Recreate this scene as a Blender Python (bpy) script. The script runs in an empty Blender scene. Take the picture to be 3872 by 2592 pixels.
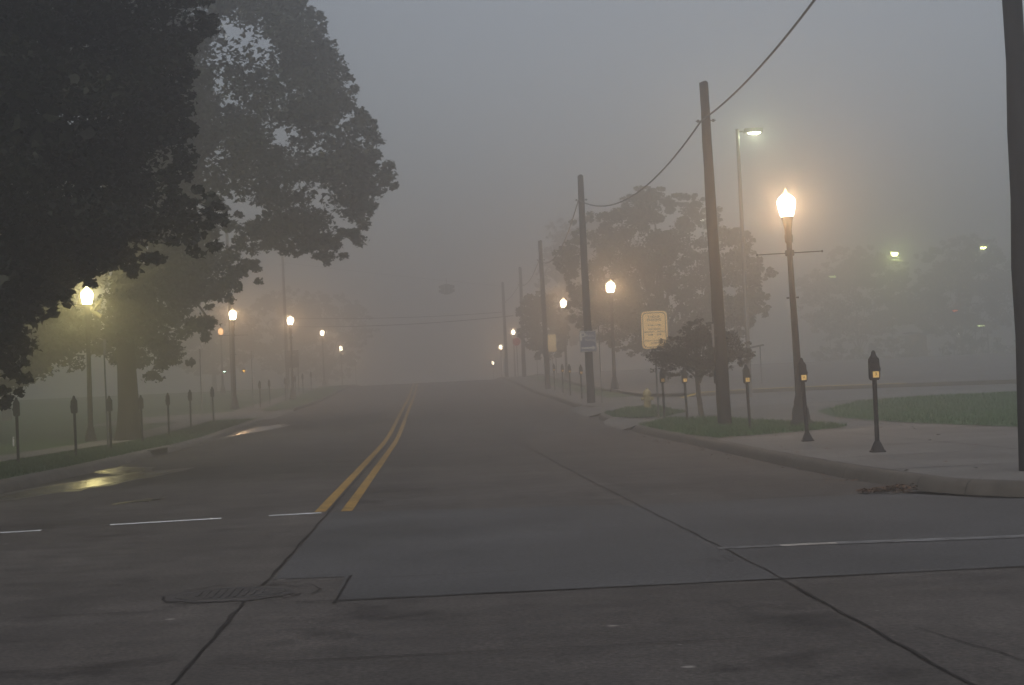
import bpy, bmesh, math, random
import numpy as np
from mathutils import Vector, Matrix

sc = bpy.context.scene
COL = sc.collection
rad = math.radians

# ------------------------------------------------------------------ camera
cam_d = bpy.data.cameras.new('camera')
cam = bpy.data.objects.new('camera', cam_d)
COL.objects.link(cam)
sc.camera = cam
cam_d.sensor_width = 36.0
cam_d.lens = 59.95
cam_d.clip_start = 0.1
cam_d.clip_end = 2000
cam.location = (0, 0, 1.35)
_roll, _pitch, _yaw = math.atan(0.045), rad(1.588), rad(2.82)
cam.rotation_euler = (Matrix.Rotation(-_yaw, 3, 'Z') @ Matrix.Rotation(math.pi / 2 + _pitch, 3, 'X')
                      @ Matrix.Rotation(-_roll, 3, 'Z')).to_euler()

# ------------------------------------------------------------------ sky, sun, exposure
SUN_EL, SUN_AZ = rad(42), rad(196)
w = bpy.data.worlds.new('World')
sc.world = w
w.use_nodes = True
wn = w.node_tree.nodes
wl = w.node_tree.links
bg = wn['Background']
bg.inputs['Strength'].default_value = 0.15
sky = wn.new('ShaderNodeTexSky')
sky.sky_type = 'NISHITA'
sky.sun_disc = False
sky.sun_elevation = SUN_EL
sky.sun_rotation = SUN_AZ
sky.dust_density = 5.0
sky.ozone_density = 1.0
hsv = wn.new('ShaderNodeHueSaturation')
hsv.inputs['Saturation'].default_value = 0.47
wl.new(sky.outputs['Color'], hsv.inputs['Color'])
wl.new(hsv.outputs['Color'], bg.inputs['Color'])

sun_d = bpy.data.lights.new('sun', 'SUN')
sun_d.energy = 0.5
sun_d.angle = rad(70)
sun_d.color = (0.97, 0.985, 1.0)
sun = bpy.data.objects.new('sun', sun_d)
COL.objects.link(sun)
sun.rotation_euler = (math.pi / 2 - SUN_EL, 0, math.pi - SUN_AZ)

sc.view_settings.view_transform = 'Standard'
sc.view_settings.look = 'None'
sc.view_settings.exposure = -0.38
sc.view_settings.gamma = 1.0
LAMP = 1.4            # overall lamp power

cy = sc.cycles
cy.use_denoising = True
cy.denoiser = 'OPENIMAGEDENOISE'
cy.max_bounces = 5
cy.volume_bounces = 1
cy.transparent_max_bounces = 8
cy.sample_clamp_indirect = 1.5
cy.use_adaptive_sampling = True
cy.adaptive_threshold = 0.015
cy.caustics_reflective = False
cy.caustics_refractive = False

# ------------------------------------------------------------------ the lie of the land
_KX = [-60, 45, 53, 65, 77, 90, 100, 112, 130, 149, 160, 180, 200, 225, 245, 260, 300, 480]
_KY = [0, 0, .02, .3, .55, .82, .98, 1.25, 1.85, 2.3, 2.4, 2.2, 1.8, 1.15, .5, 0, -1.6, -7.5]
_off = np.linspace(-6, 6, 9)


def H(x, y):
    """height of the road surface: level near the camera, a long rise to a crest, then falling away"""
    xs = max(-16.0, min(16.0, x))
    return float(np.mean(np.interp(y + .7 * xs + _off, _KX, _KY)))


def sstep(t):
    t = max(0.0, min(1.0, t))
    return t * t * (3 - 2 * t)


RIGHT_GAPS = [(48.2, 54.2), (59.2, 67.6)]
LEFT_GAPS = [(77.8, 91.4)]


def lift(x, y):
    """pavement level above the road; ramps down to the road at driveways"""
    k = 0.15
    if x > 0:
        for a, b in RIGHT_GAPS:
            if a < y < b:
                e = sstep(min(y - a, b - y) / .5)
                k = .15 * (1 - e) + e * (.004 + .146 * sstep((x - 5.55) / 1.5))
    else:
        for a, b in LEFT_GAPS:
            if a < y < b:
                e = sstep(min(y - a, b - y) / .5)
                k = .15 * (1 - e) + e * (.004 + .146 * sstep((-7.35 - x) / 1.5))
    return k


# ------------------------------------------------------------------ materials
def mat(name, col, rough=.7, var=.25, scale=6.0, bump=0.0, metal=0.0, scale2=None, stretch=None, spec=.4):
    m = bpy.data.materials.new(name)
    m.use_nodes = True
    nt = m.node_tree
    b = nt.nodes['Principled BSDF']
    b.inputs['Roughness'].default_value = rough
    b.inputs['Metallic'].default_value = metal
    b.inputs['Specular IOR Level'].default_value = spec
    tc = nt.nodes.new('ShaderNodeTexCoord')
    src = tc.outputs['Object']
    if stretch:
        mp = nt.nodes.new('ShaderNodeMapping')
        mp.inputs['Scale'].default_value = stretch
        nt.links.new(src, mp.inputs['Vector'])
        src = mp.outputs['Vector']
    n = nt.nodes.new('ShaderNodeTexNoise')
    n.inputs['Scale'].default_value = scale
    n.inputs['Detail'].default_value = 6
    n.inputs['Roughness'].default_value = .6
    nt.links.new(src, n.inputs['Vector'])
    r = nt.nodes.new('ShaderNodeValToRGB')
    r.color_ramp.elements[0].position = .3
    r.color_ramp.elements[1].position = .7
    c = Vector(col)
    r.color_ramp.elements[0].color = (*(c * (1 - var)), 1)
    r.color_ramp.elements[1].color = (*(c * (1 + var)), 1)
    nt.links.new(n.outputs['Fac'], r.inputs['Fac'])
    out = r.outputs['Color']
    if scale2:
        n2 = nt.nodes.new('ShaderNodeTexNoise')
        n2.inputs['Scale'].default_value = scale2
        n2.inputs['Detail'].default_value = 3
        nt.links.new(tc.outputs['Object'], n2.inputs['Vector'])
        r2 = nt.nodes.new('ShaderNodeValToRGB')
        r2.color_ramp.elements[0].color = (.72, .72, .72, 1)
        r2.color_ramp.elements[1].color = (1.2, 1.2, 1.2, 1)
        r2.color_ramp.elements[0].position = .3
        r2.color_ramp.elements[1].position = .7
        nt.links.new(n2.outputs['Fac'], r2.inputs['Fac'])
        mx = nt.nodes.new('ShaderNodeMix')
        mx.data_type = 'RGBA'
        mx.blend_type = 'MULTIPLY'
        mx.inputs[0].default_value = 1.0
        nt.links.new(out, mx.inputs[6])
        nt.links.new(r2.outputs['Color'], mx.inputs[7])
        out = mx.outputs[2]
    nt.links.new(out, b.inputs['Base Color'])
    if bump:
        bp = nt.nodes.new('ShaderNodeBump')
        bp.inputs['Strength'].default_value = bump
        bp.inputs['Distance'].default_value = .02
        nt.links.new(n.outputs['Fac'], bp.inputs['Height'])
        nt.links.new(bp.outputs['Normal'], b.inputs['Normal'])
    return m


def road_material():
    """damp old concrete: broad stains, fine aggregate, darker wheel tracks and worn pale specks"""
    m = bpy.data.materials.new('damp concrete road')
    m.use_nodes = True
    nt = m.node_tree
    b = nt.nodes['Principled BSDF']
    tc = nt.nodes.new('ShaderNodeTexCoord')

    def noise(scale, detail=4, stretch=None):
        v = tc.outputs['Object']
        if stretch:
            mp = nt.nodes.new('ShaderNodeMapping')
            mp.inputs['Scale'].default_value = stretch
            nt.links.new(v, mp.inputs['Vector'])
            v = mp.outputs['Vector']
        n = nt.nodes.new('ShaderNodeTexNoise')
        n.inputs['Scale'].default_value = scale
        n.inputs['Detail'].default_value = detail
        n.inputs['Roughness'].default_value = .62
        nt.links.new(v, n.inputs['Vector'])
        return n.outputs['Fac']

    def ramp(f, a, ca, e, ce):
        r = nt.nodes.new('ShaderNodeValToRGB')
        r.color_ramp.elements[0].position = a
        r.color_ramp.elements[0].color = (*ca, 1)
        r.color_ramp.elements[1].position = e
        r.color_ramp.elements[1].color = (*ce, 1)
        nt.links.new(f, r.inputs['Fac'])
        return r.outputs['Color']

    def mul(a, c, kind='MULTIPLY', fac=1.0):
        x = nt.nodes.new('ShaderNodeMix')
        x.data_type = 'RGBA'
        x.blend_type = kind
        x.inputs[0].default_value = fac
        nt.links.new(a, x.inputs[6])
        nt.links.new(c, x.inputs[7])
        return x.outputs[2]

    b.inputs['Specular IOR Level'].default_value = .22
    base = ramp(noise(.35, 5), .32, ROAD_DARK, .68, ROAD_PALE)
    tracks = ramp(noise(1.0, 3, (.55, .03, 1)), .35, (.78, .78, .79), .65, (1.12, 1.11, 1.1))
    fine = ramp(noise(30, 5), .36, (.58, .58, .58), .64, (1.40, 1.40, 1.40))
    streak = ramp(noise(1.4, 5, (.18, 1.6, 1)), .38, (.90, .90, .90), .62, (1.06, 1.06, 1.05))
    c = mul(mul(mul(base, tracks), fine), streak)
    # pale flattened specks (old gum and drips)
    vo = nt.nodes.new('ShaderNodeTexVoronoi')
    vo.inputs['Scale'].default_value = 1.15
    nt.links.new(tc.outputs['Object'], vo.inputs['Vector'])
    sp = ramp(vo.outputs['Distance'], .022, (.16, .155, .145), .05, (0, 0, 0))
    c = mul(c, sp, 'ADD')
    vo2 = nt.nodes.new('ShaderNodeTexVoronoi')
    vo2.inputs['Scale'].default_value = 2.7
    nt.links.new(tc.outputs['Object'], vo2.inputs['Vector'])
    c = mul(c, ramp(vo2.outputs['Distance'], .018, (.10, .097, .09), .04, (0, 0, 0)), 'ADD')
    c = mul(c, ramp(noise(3.2, 6), .34, (.80, .80, .81), .66, (1.14, 1.13, 1.12)))
    stain = ramp(noise(.8, 3), .30, (.62, .61, .62), .42, (1, 1, 1))
    c = mul(c, stain)
    nt.links.new(c, b.inputs['Base Color'])
    rr = ramp(noise(.9, 4), .3, (.74, .74, .74), .7, (.92, .92, .92))
    nt.links.new(rr, b.inputs['Roughness'])
    bp = nt.nodes.new('ShaderNodeBump')
    bp.inputs['Strength'].default_value = .35
    bp.inputs['Distance'].default_value = .006
    nt.links.new(noise(60, 4), bp.inputs['Height'])
    nt.links.new(bp.outputs['Normal'], b.inputs['Normal'])
    return m


ROAD_DARK = (.046, .0425, .041)
ROAD_PALE = (.075, .0695, .067)
M = {}
M['road'] = road_material()
M['asphalt'] = mat('asphalt patch', (.047, .0475, .051), .85, .45, 26, .3, scale2=.5, stretch=None)
M['lot'] = mat('car park asphalt', (.10, .10, .104), .7, .25, 8, .2, scale2=.3)
M['joint'] = mat('joint sealant', (.026, .0245, .025), .95, .4, 5, spec=.05)
M['joint_faint'] = mat('dirty joint', (.038, .035, .035), .95, .4, 5, spec=.05)
M['yellow'] = mat('worn yellow paint', (.27, .16, .03), .75, .38, 9, .1, scale2=1.5)
M['white'] = mat('worn white paint', (.55, .57, .60), .6, .4, 7, .1, scale2=2.0)
M['white_worn'] = mat('scuffed white paint', (.105, .107, .112), .85, .6, 5, .1, scale2=1.6)
M['white_half'] = mat('half worn white paint', (.27, .255, .24), .8, .55, 8, .1, scale2=2.5, stretch=(1, 6, 1))
M['kerb'] = mat('kerb concrete', (.060, .053, .045), .85, .25, 5, .35, scale2=.8)
M['kerb_yellow'] = mat('kerb yellow paint', (.55, .38, .06), .7, .3, 4)
M['pavement'] = mat('pavement concrete', (.105, .101, .097), .85, .28, 14, .25, scale2=.5)
M['walk'] = mat('pale worn footway', (.135, .128, .118), .85, .25, 6, .2, scale2=.7)
M['kerb_left'] = mat('wide worn kerb', (.125, .115, .105), .85, .35, 4, .4, scale2=.9)
M['soil'] = mat('ground earth', (.05, .055, .035), .9, .3, 2, .3)
M['lawn'] = mat('mown grass', (.015, .056, .012), .9, .4, 14, .8, scale2=.6)
M['blade'] = mat('grass blades', (.017, .060, .012), .8, .35, 3)
M['wood'] = mat('weathered pole wood', (.011, .0113, .014), .9, .4, 10, .5, stretch=(1, 1, .08), spec=.1)
M['black'] = mat('black painted metal', (.011, .011, .014), .75, .3, 12, .1, spec=.15)
M['meter'] = mat('meter housing paint', (.011, .012, .015), .6, .3, 14, .05, spec=.2)
M['glassdark'] = mat('meter window', (.02, .022, .025), .12, .2, 4)
M['steel'] = mat('galvanised steel', (.20, .20, .205), .5, .25, 8, .1, metal=.7)
M['greypole'] = mat('grey painted steel', (.10, .10, .10), .5, .2, 8, .05)
M['sticker'] = mat('amber sticker', (.95, .61, .19), .5, .1, 20)
M['ink'] = mat('dark ink', (.03, .022, .015), .6, .2, 6)
M['inkbrown'] = mat('brown sign ink', (.07, .055, .06), .6, .2, 6)
M['signcream'] = mat('cream sign face', (.80, .57, .27), .5, .1, 3)
M['signback'] = mat('aluminium sign back', (.25, .25, .25), .5, .2, 5, metal=.3)
M['signblue'] = mat('blue sign face', (.05, .068, .12), .5, .12, 4)
M['signwhite'] = mat('white sign face', (.42, .41, .36), .5, .1, 4)
M['signred'] = mat('red sign face', (.42, .03, .03), .5, .15, 4)
M['signdark'] = mat('dark sign face', (.03, .03, .035), .5, .2, 4)
M['hydrant'] = mat('hydrant yellow paint', (.22, .18, .07), .5, .25, 8, .1)
M['bark'] = mat('bark', (.045, .039, .032), .9, .4, 7, .8, stretch=(1, 1, .3))
M['bark_olive'] = mat('olive bark', (.026, .023, .013), .9, .4, 7, .9, stretch=(1, 1, .35))  # bark with an even dark olive tint
M['cable'] = mat('black cable', (.02, .02, .024), .5, .2, 3)
M['iron'] = mat('cast iron', (.036, .033, .033), .6, .35, 14, .4, spec=.3)
M['brick'] = mat('brown masonry', (.14, .10, .08), .85, .3, 4, .3)
M['leaflitter'] = mat('fallen brown leaves', (.075, .040, .022), .8, .5, 15)
M['white_plastic'] = mat('white plastic', (.75, .75, .74), .5, .1, 5)
M['crackfill'] = mat('asphalt collar', (.038, .035, .036), .9, .35, 12, .3)


def leaf_mat(name, col, trans=.25):
    m = bpy.data.materials.new(name)
    m.use_nodes = True
    nt = m.node_tree
    b = nt.nodes['Principled BSDF']
    b.inputs['Roughness'].default_value = .55
    b.inputs['Specular IOR Level'].default_value = .3
    g = nt.nodes.new('ShaderNodeNewGeometry')
    r = nt.nodes.new('ShaderNodeValToRGB')
    c = Vector(col)
    r.color_ramp.elements[0].color = (*(c * .55), 1)
    r.color_ramp.elements[1].color = (*(Vector((c.x * 1.5, c.y * 1.35, c.z * 1.2))), 1)
    nt.links.new(g.outputs['Random Per Island'], r.inputs['Fac'])
    nt.links.new(r.outputs['Color'], b.inputs['Base Color'])
    t = nt.nodes.new('ShaderNodeBsdfTranslucent')
    nt.links.new(r.outputs['Color'], t.inputs['Color'])
    mx = nt.nodes.new('ShaderNodeMixShader')
    mx.inputs[0].default_value = trans
    nt.links.new(b.outputs['BSDF'], mx.inputs[1])
    nt.links.new(t.outputs['BSDF'], mx.inputs[2])
    nt.links.new(mx.outputs['Shader'], nt.nodes['Material Output'].inputs['Surface'])
    return m


M['leaf_maple'] = leaf_mat('maple leaves', (.022, .030, .016))
M['leaf_maple_near'] = leaf_mat('near maple leaves', (.015, .021, .012))
M['leaf_small'] = leaf_mat('dark purple green leaves', (.028, .028, .026))
M['leaf_locust'] = leaf_mat('locust leaves', (.050, .064, .032))
M['leaf_hedge'] = leaf_mat('hedge leaves', (.034, .046, .026))


def glow_mat(name, col, strength, see=.5):
    """lit translucent glass: lets the lamp inside shine through and glows itself"""
    m = bpy.data.materials.new(name)
    m.use_nodes = True
    nt = m.node_tree
    nt.nodes.remove(nt.nodes['Principled BSDF'])
    e = nt.nodes.new('ShaderNodeEmission')
    e.inputs['Color'].default_value = (*col, 1)
    e.inputs['Strength'].default_value = strength
    t = nt.nodes.new('ShaderNodeBsdfTransparent')
    mx = nt.nodes.new('ShaderNodeMixShader')
    mx.inputs[0].default_value = 1 - see
    nt.links.new(t.outputs['BSDF'], mx.inputs[1])
    nt.links.new(e.outputs['Emission'], mx.inputs[2])
    nt.links.new(mx.outputs['Shader'], nt.nodes['Material Output'].inputs['Surface'])
    m.cycles.emission_sampling = 'NONE'
    return m


WARM = (1.0, .60, .29)
M['globe_warm'] = glow_mat('lit warm globe', (1.0, .86, .62), 36)
M['globe_yellow'] = glow_mat('lit yellow globe', (1.0, .90, .46), 36)
M['globe_dim'] = glow_mat('dim orange globe', (1.0, .50, .20), 8, .2)
M['cap_warm'] = glow_mat('lit globe cap', (1.0, .72, .36), 5, .15)
M['lens_green'] = glow_mat('lit green yellow lens', (.90, 1.0, .30), 60, 0)
M['lens_greendim'] = glow_mat('pale green lens', (.75, 1.0, .35), 16, 0)
M['lens_white'] = glow_mat('lit white lens', (.95, 1.0, .75), 45, 0)
M['lens_red'] = glow_mat('lit red lens', (1.0, .16, .07), 24, 0)
M['lens_orange'] = glow_mat('lit orange lens', (1.0, .42, .05), 65, 0)
M['lens_mint'] = glow_mat('lit mint lens', (.55, 1.0, .75), 65, 0)


# ------------------------------------------------------------------ mesh helpers
class MB:
    def __init__(s):
        s.v, s.f, s.mi = [], [], []

    def add(s, vs, fs, mi=0):
        o = len(s.v)
        s.v += [tuple(p) for p in vs]
        s.f += [tuple(i + o for i in q) for q in fs]
        s.mi += [mi] * len(fs)
        return s

    def box(s, c, d, rot=None, mi=0, bev=0.0):
        bm = bmesh.new()
        bmesh.ops.create_cube(bm, size=1)
        for v in bm.verts:
            v.co = Vector((v.co.x * d[0], v.co.y * d[1], v.co.z * d[2]))
        if bev:
            bmesh.ops.bevel(bm, geom=list(bm.edges), offset=bev, segments=2, affect='EDGES', profile=.6)
        bm.verts.index_update()
        vs = []
        for v in bm.verts:
            p = v.co.copy()
            if rot is not None:
                p = rot @ p
            vs.append(p + Vector(c))
        s.add(vs, [[v.index for v in f.verts] for f in bm.faces], mi)
        bm.free()
        return s

    def lathe(s, prof, seg=16, c=(0, 0, 0), mi=0, sx=1, sy=1, cap=True):
        vs, fs = [], []
        n = len(prof)
        for r, z in prof:
            for k in range(seg):
                a = 2 * math.pi * (k + .5) / seg
                vs.append((c[0] + r * math.cos(a) * sx, c[1] + r * math.sin(a) * sy, c[2] + z))
        for i in range(n - 1):
            for k in range(seg):
                k2 = (k + 1) % seg
                fs.append((i * seg + k, i * seg + k2, (i + 1) * seg + k2, (i + 1) * seg + k))
        if cap:
            fs.append(tuple(range(seg))[::-1])
            fs.append(tuple((n - 1) * seg + k for k in range(seg)))
        return s.add(vs, fs, mi)

    def tube(s, pts, rs, seg=8, mi=0, cap=True):
        pts = [Vector(p) for p in pts]
        if not hasattr(rs, '__len__'):
            rs = [rs] * len(pts)
        vs, fs = [], []
        n = len(pts)
        for i, p in enumerate(pts):
            t = (pts[min(i + 1, n - 1)] - pts[max(i - 1, 0)]).normalized()
            a = Vector((0, 1, 0)) if abs(t.y) < .9 else Vector((1, 0, 0))
            u = t.cross(a).normalized()
            q = t.cross(u).normalized()
            for k in range(seg):
                an = 2 * math.pi * k / seg
                vs.append(p + rs[i] * (u * math.cos(an) + q * math.sin(an)))
        for i in range(n - 1):
            for k in range(seg):
                k2 = (k + 1) % seg
                fs.append((i * seg + k, i * seg + k2, (i + 1) * seg + k2, (i + 1) * seg + k))
        if cap:
            fs.append(tuple(range(seg))[::-1])
            fs.append(tuple((n - 1) * seg + k for k in range(seg)))
        return s.add(vs, fs, mi)

    def prism(s, poly, y0, y1, mi=0):
        """outline in x,z extruded along y"""
        n = len(poly)
        vs = [(x, y0, z) for x, z in poly] + [(x, y1, z) for x, z in poly]
        fs = [tuple(range(n)), tuple(range(2 * n - 1, n - 1, -1))]
        for k in range(n):
            k2 = (k + 1) % n
            fs.append((k2, k, n + k, n + k2))
        return s.add(vs, fs, mi)

    def build(s, name, mats, parent=None, smooth=True, loc=(0, 0, 0)):
        me = bpy.data.meshes.new(name)
        me.from_pydata(s.v, [], s.f)
        if not isinstance(mats, (list, tuple)):
            mats = [mats]
        for m in mats:
            me.materials.append(m)
        if len(mats) > 1:
            me.polygons.foreach_set('material_index', s.mi)
        bm = bmesh.new()
        bm.from_mesh(me)
        bmesh.ops.recalc_face_normals(bm, faces=bm.faces)
        bm.to_mesh(me)
        bm.free()
        if smooth:
            me.polygons.foreach_set('use_smooth', [True] * len(me.polygons))
            me.set_sharp_from_angle(angle=rad(38))
        o = bpy.data.objects.new(name, me)
        COL.objects.link(o)
        o.location = loc
        if parent:
            o.parent = parent
        return o


def thing(name, label, cat, loc, rz=0.0, group=None):
    o = bpy.data.objects.new(name, None)
    COL.objects.link(o)
    o.location = loc
    o.rotation_euler = (0, 0, rz)
    o.empty_display_size = .2
    tag(o, label, cat, group)
    return o


def tag(o, label=None, cat=None, group=None, kind=None):
    for k, v in (('label', label), ('category', cat), ('group', group), ('kind', kind)):
        if v:
            o[k] = v
    return o


def copy_tree(o, skip=(), parent=None):
    c = o.copy()
    COL.objects.link(c)
    if parent:
        c.parent = parent
    for ch in list(o.children):
        if ch.name.split('.')[0] not in skip:
            copy_tree(ch, skip, c)
    return c


def drape(name, poly, dz, m, step=4.0, kind='structure', ramp=False):
    """a flat-lying sheet of the given outline laid over the land"""
    bm = bmesh.new()
    vs = [bm.verts.new((x, y, 0)) for x, y in poly]
    f = bm.faces.new(vs)
    bmesh.ops.triangulate(bm, faces=[f])
    xs = [p[0] for p in poly]
    ys = [p[1] for p in poly]
    for ax, lo, hi in ((1, min(ys), max(ys)), (0, min(xs), max(xs))):
        k = lo + step
        while k < hi - .01:
            if ramp or ax == 0 or k > 34:
                co = Vector((0, 0, 0))
                co[ax] = k
                no = Vector((0, 0, 0))
                no[ax] = 1
                if not (ax == 0 and (k < -24 or k > 24) and step < 20 and int(k / step) % 3):
                    bmesh.ops.bisect_plane(bm, geom=list(bm.verts) + list(bm.edges) + list(bm.faces),
                                           plane_co=co, plane_no=no)
            k += step
    for v in bm.verts:
        v.co.z = H(v.co.x, v.co.y) + dz + (lift(v.co.x, v.co.y) if ramp else 0)
    bmesh.ops.recalc_face_normals(bm, faces=bm.faces)
    for fa in bm.faces:
        if fa.normal.z < 0:
            fa.normal_flip()
        fa.smooth = True
    me = bpy.data.meshes.new(name)
    bm.to_mesh(me)
    bm.free()
    me.materials.append(m)
    o = bpy.data.objects.new(name, me)
    COL.objects.link(o)
    if kind:
        o['kind'] = kind
    return o


def resample(path, d):
    out = []
    for i in range(len(path) - 1):
        a = np.array(path[i], float)
        b = np.array(path[i + 1], float)
        n = max(1, int(math.ceil(np.linalg.norm(b[:2] - a[:2]) / d)))
        for k in range(n):
            out.append(a + (b - a) * k / n)
    out.append(np.array(path[-1], float))
    return out


def kerb(name, path, side, mats, d=1.6, hs=1.0, prof=None, paint=False):
    """path of (x, y, height factor); the profile is swept to the given side of it"""
    prof = prof or [(-.02, -.10), (0, .0), (.02, .07), (.045, .125), (.085, .153), (.12, .16), (.20, .16), (.20, -.10)]
    pts = resample([(p[0], p[1], p[2] if len(p) > 2 else 1.0) for p in path], d)
    mb = MB()
    vs, fs, mi = [], [], []
    n = len(prof)
    for i, p in enumerate(pts):
        a = pts[max(i - 1, 0)]
        b = pts[min(i + 1, len(pts) - 1)]
        t = (b - a)[:2]
        t /= np.linalg.norm(t)
        nx, ny = (t[1], -t[0]) if side > 0 else (-t[1], t[0])
        for u, z in prof:
            x, y = p[0] + nx * u, p[1] + ny * u
            vs.append((x, y, H(x, y) + (z * p[2] * hs if z > 0 else z)))
    for i in range(len(pts) - 1):
        for k in range(n - 1):
            fs.append((i * n + k, i * n + k + 1, (i + 1) * n + k + 1, (i + 1) * n + k))
            mi.append(1 if (paint and 4 <= k <= 5) else 0)
    fs.append(tuple(range(n)))
    mi.append(0)
    fs.append(tuple((len(pts) - 1) * n + k for k in range(n)))
    mi.append(0)
    mb.v, mb.f, mb.mi = vs, fs, mi
    o = mb.build(name, mats)
    o['kind'] = 'structure'
    return o


def strip(name, path, width, dz, m, wob=0.0, seed=0, d=1.0, kind='structure'):
    """a painted line, a sealed joint or a crack: a thin sheet along a path"""
    rng = random.Random(seed)
    pts = resample(path, d)
    vs, fs = [], []
    for i, p in enumerate(pts):
        a = pts[max(i - 1, 0)]
        b = pts[min(i + 1, len(pts) - 1)]
        t = (b - a)[:2]
        t /= np.linalg.norm(t)
        ww = width * (1 + (rng.uniform(-.5, .5) if wob else 0))
        ox = rng.uniform(-wob, wob)
        for s_ in (-.5, .5):
            x = p[0] + (-t[1]) * (s_ * ww + ox)
            y = p[1] + t[0] * (s_ * ww + ox)
            vs.append((x, y, H(x, y) + dz))
    for i in range(len(pts) - 1):
        fs.append((2 * i, 2 * i + 1, 2 * i + 3, 2 * i + 2))
    o = MB().add(vs, fs).build(name, m)
    if kind:
        o['kind'] = kind
    return o


def text_mesh(txt, size, m, name, parent, loc, rot, ext=.002):
    cu = bpy.data.curves.new('lettering_curve', 'FONT')
    cu.body = txt
    cu.size = size
    cu.align_x = 'CENTER'
    cu.align_y = 'CENTER'
    cu.extrude = ext
    cu.offset = size * .012
    t = bpy.data.objects.new('lettering_tmp', cu)
    COL.objects.link(t)
    dg = bpy.context.evaluated_depsgraph_get()
    me = bpy.data.meshes.new_from_object(t.evaluated_get(dg))
    bpy.data.objects.remove(t)
    bpy.data.curves.remove(cu)
    me.materials.clear()
    me.materials.append(m)
    o = bpy.data.objects.new(name, me)
    COL.objects.link(o)
    o.parent = parent
    o.location = loc
    o.rotation_euler = rot
    return o


def lamp_light(parent, z, power, col, r=.12, off=(0, 0)):
    d = bpy.data.lights.new('bulb_light', 'POINT')
    d.energy = power * LAMP
    d.color = col
    d.shadow_soft_size = r
    o = bpy.data.objects.new('bulb_light', d)
    COL.objects.link(o)
    o.parent = parent
    o.location = (off[0], off[1], z)
    return o


# ------------------------------------------------------------------ ground, roads, pavements
drape('ground', [(-250, -40), (250, -40), (250, 460), (-250, 460)], -.12, M['soil'], step=12)
arc_r = [(9.45 - 4 * math.cos(t), 19.5 - 4 * math.sin(t)) for t in np.linspace(math.pi / 2, 0, 10)]
arc_l = [(-12.4 + 5 * math.cos(t), 24 + 5 * math.sin(t)) for t in np.linspace(-math.pi / 2, 0, 10)]
drape('road', [(-8.2, -38), (7.2, -38), (7.2, -8), (90, -8), (90, 16), (10.8, 16.2), (7.2, 21.5), (7.2, 440), (-8.2, 440),
               (-8.2, 25.5), (-14, 19.6), (-90, 19.4), (-90, -8), (-8.2, -8)], 0, M['road'], step=3.0)
# dark asphalt patch across the right half of the crossing
drape('asphalt_patch', [(-1.24, 12.98), (-.70, 12.92), (-.70, 11.40), (30, 11.30), (60, 11.3), (60, 15.35), (9.4, 15.42),
                        (6.9, 16.25), (5.75, 17.55), (5.15, 18.95), (2.4, 19.0), (-.9, 20.15), (-1.24, 20.2)],
      .004, M['asphalt'], step=50)

# kerbs
kerb('kerb', [(70, 15.5)] + arc_r + [(5.36, 22), (5.34, 26), (5.42, 30), (5.56, 37), (5.6, 44), (5.62, 47.6), (5.66, 48.2, .5), (5.75, 48.7, .05)],
     1, M['kerb'])
kerb('kerb', [(5.95, 53.4, .05), (5.72, 54.0, .5), (5.64, 54.6), (5.68, 58), (5.85, 59.2), (6.3, 60.4, .9), (7.0, 61.4, .05)], 1, M['kerb'], d=.6)
kerb('kerb', [(7.0, 66.6, .05), (6.3, 67.0, .9), (5.95, 68, 1), (5.95, 74), (6.1, 90), (6.2, 115), (6.2, 230)], 1, M['kerb'], d=2)
kerb('kerb', [(-70, 19)] + arc_l + [(-7.27, 29), (-7.22, 36), (-7.45, 47), (-7.5, 63), (-7.35, 76.6), (-7.4, 77.6, .5), (-7.5, 78.2, .05)], -1, M['kerb_left'], prof=[(-.02, -.10), (0, .0), (.03, .06), (.07, .125), (.12, .153), (.18, .165), (.42, .168), (.42, -.10)])
kerb('kerb', [(-7.5, 91.0, .05), (-7.35, 91.6, .5), (-7.25, 92.6), (-7.2, 102), (-7.05, 128), (-7.0, 230)], -1, M['kerb'], d=2)


def kerb_joint(x, y, ang):
    pr = [(-.006, .0), (.015, .07), (.041, .128), (.083, .1565), (.12, .1635), (.205, .1635), (.205, .12)]
    nx, ny = math.cos(ang), math.sin(ang)
    vs, n = [], len(pr)
    for s_ in (-.009, .009):
        for u, z in pr:
            px, py = x + nx * u - ny * s_, y + ny * u + nx * s_
            vs.append((px, py, H(px, py) + z))
    o = MB().add(vs, [(k, k + 1, n + k + 1, n + k) for k in range(n - 1)]).build('kerb_joint', M['joint'])
    o['kind'] = 'structure'


for x_, y_, a_ in ((5.47, 19.2, .06), (5.36, 22.2, 0), (5.34, 25.2, 0), (5.40, 28.4, 0), (5.46, 31.6, 0), (5.53, 35, 0), (5.58, 39, 0), (5.6, 43.2, 0)):
    kerb_joint(x_, y_, a_)
for t_ in (.35, .75, 1.15):
    kerb_joint(9.45 - 4 * math.cos(t_), 19.5 - 4 * math.sin(t_), t_)
# joint line behind the near right kerb
strip('pavement_joint', [(13, 15.72)] + [(9.45 - 3.79 * math.cos(t), 19.5 - 3.79 * math.sin(t)) for t in np.linspace(math.pi / 2, 0, 10)]
      + [(5.57, 22), (5.55, 26), (5.63, 30), (5.77, 36)], .05, .157, M['joint'], .006, 3, .5)

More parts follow.
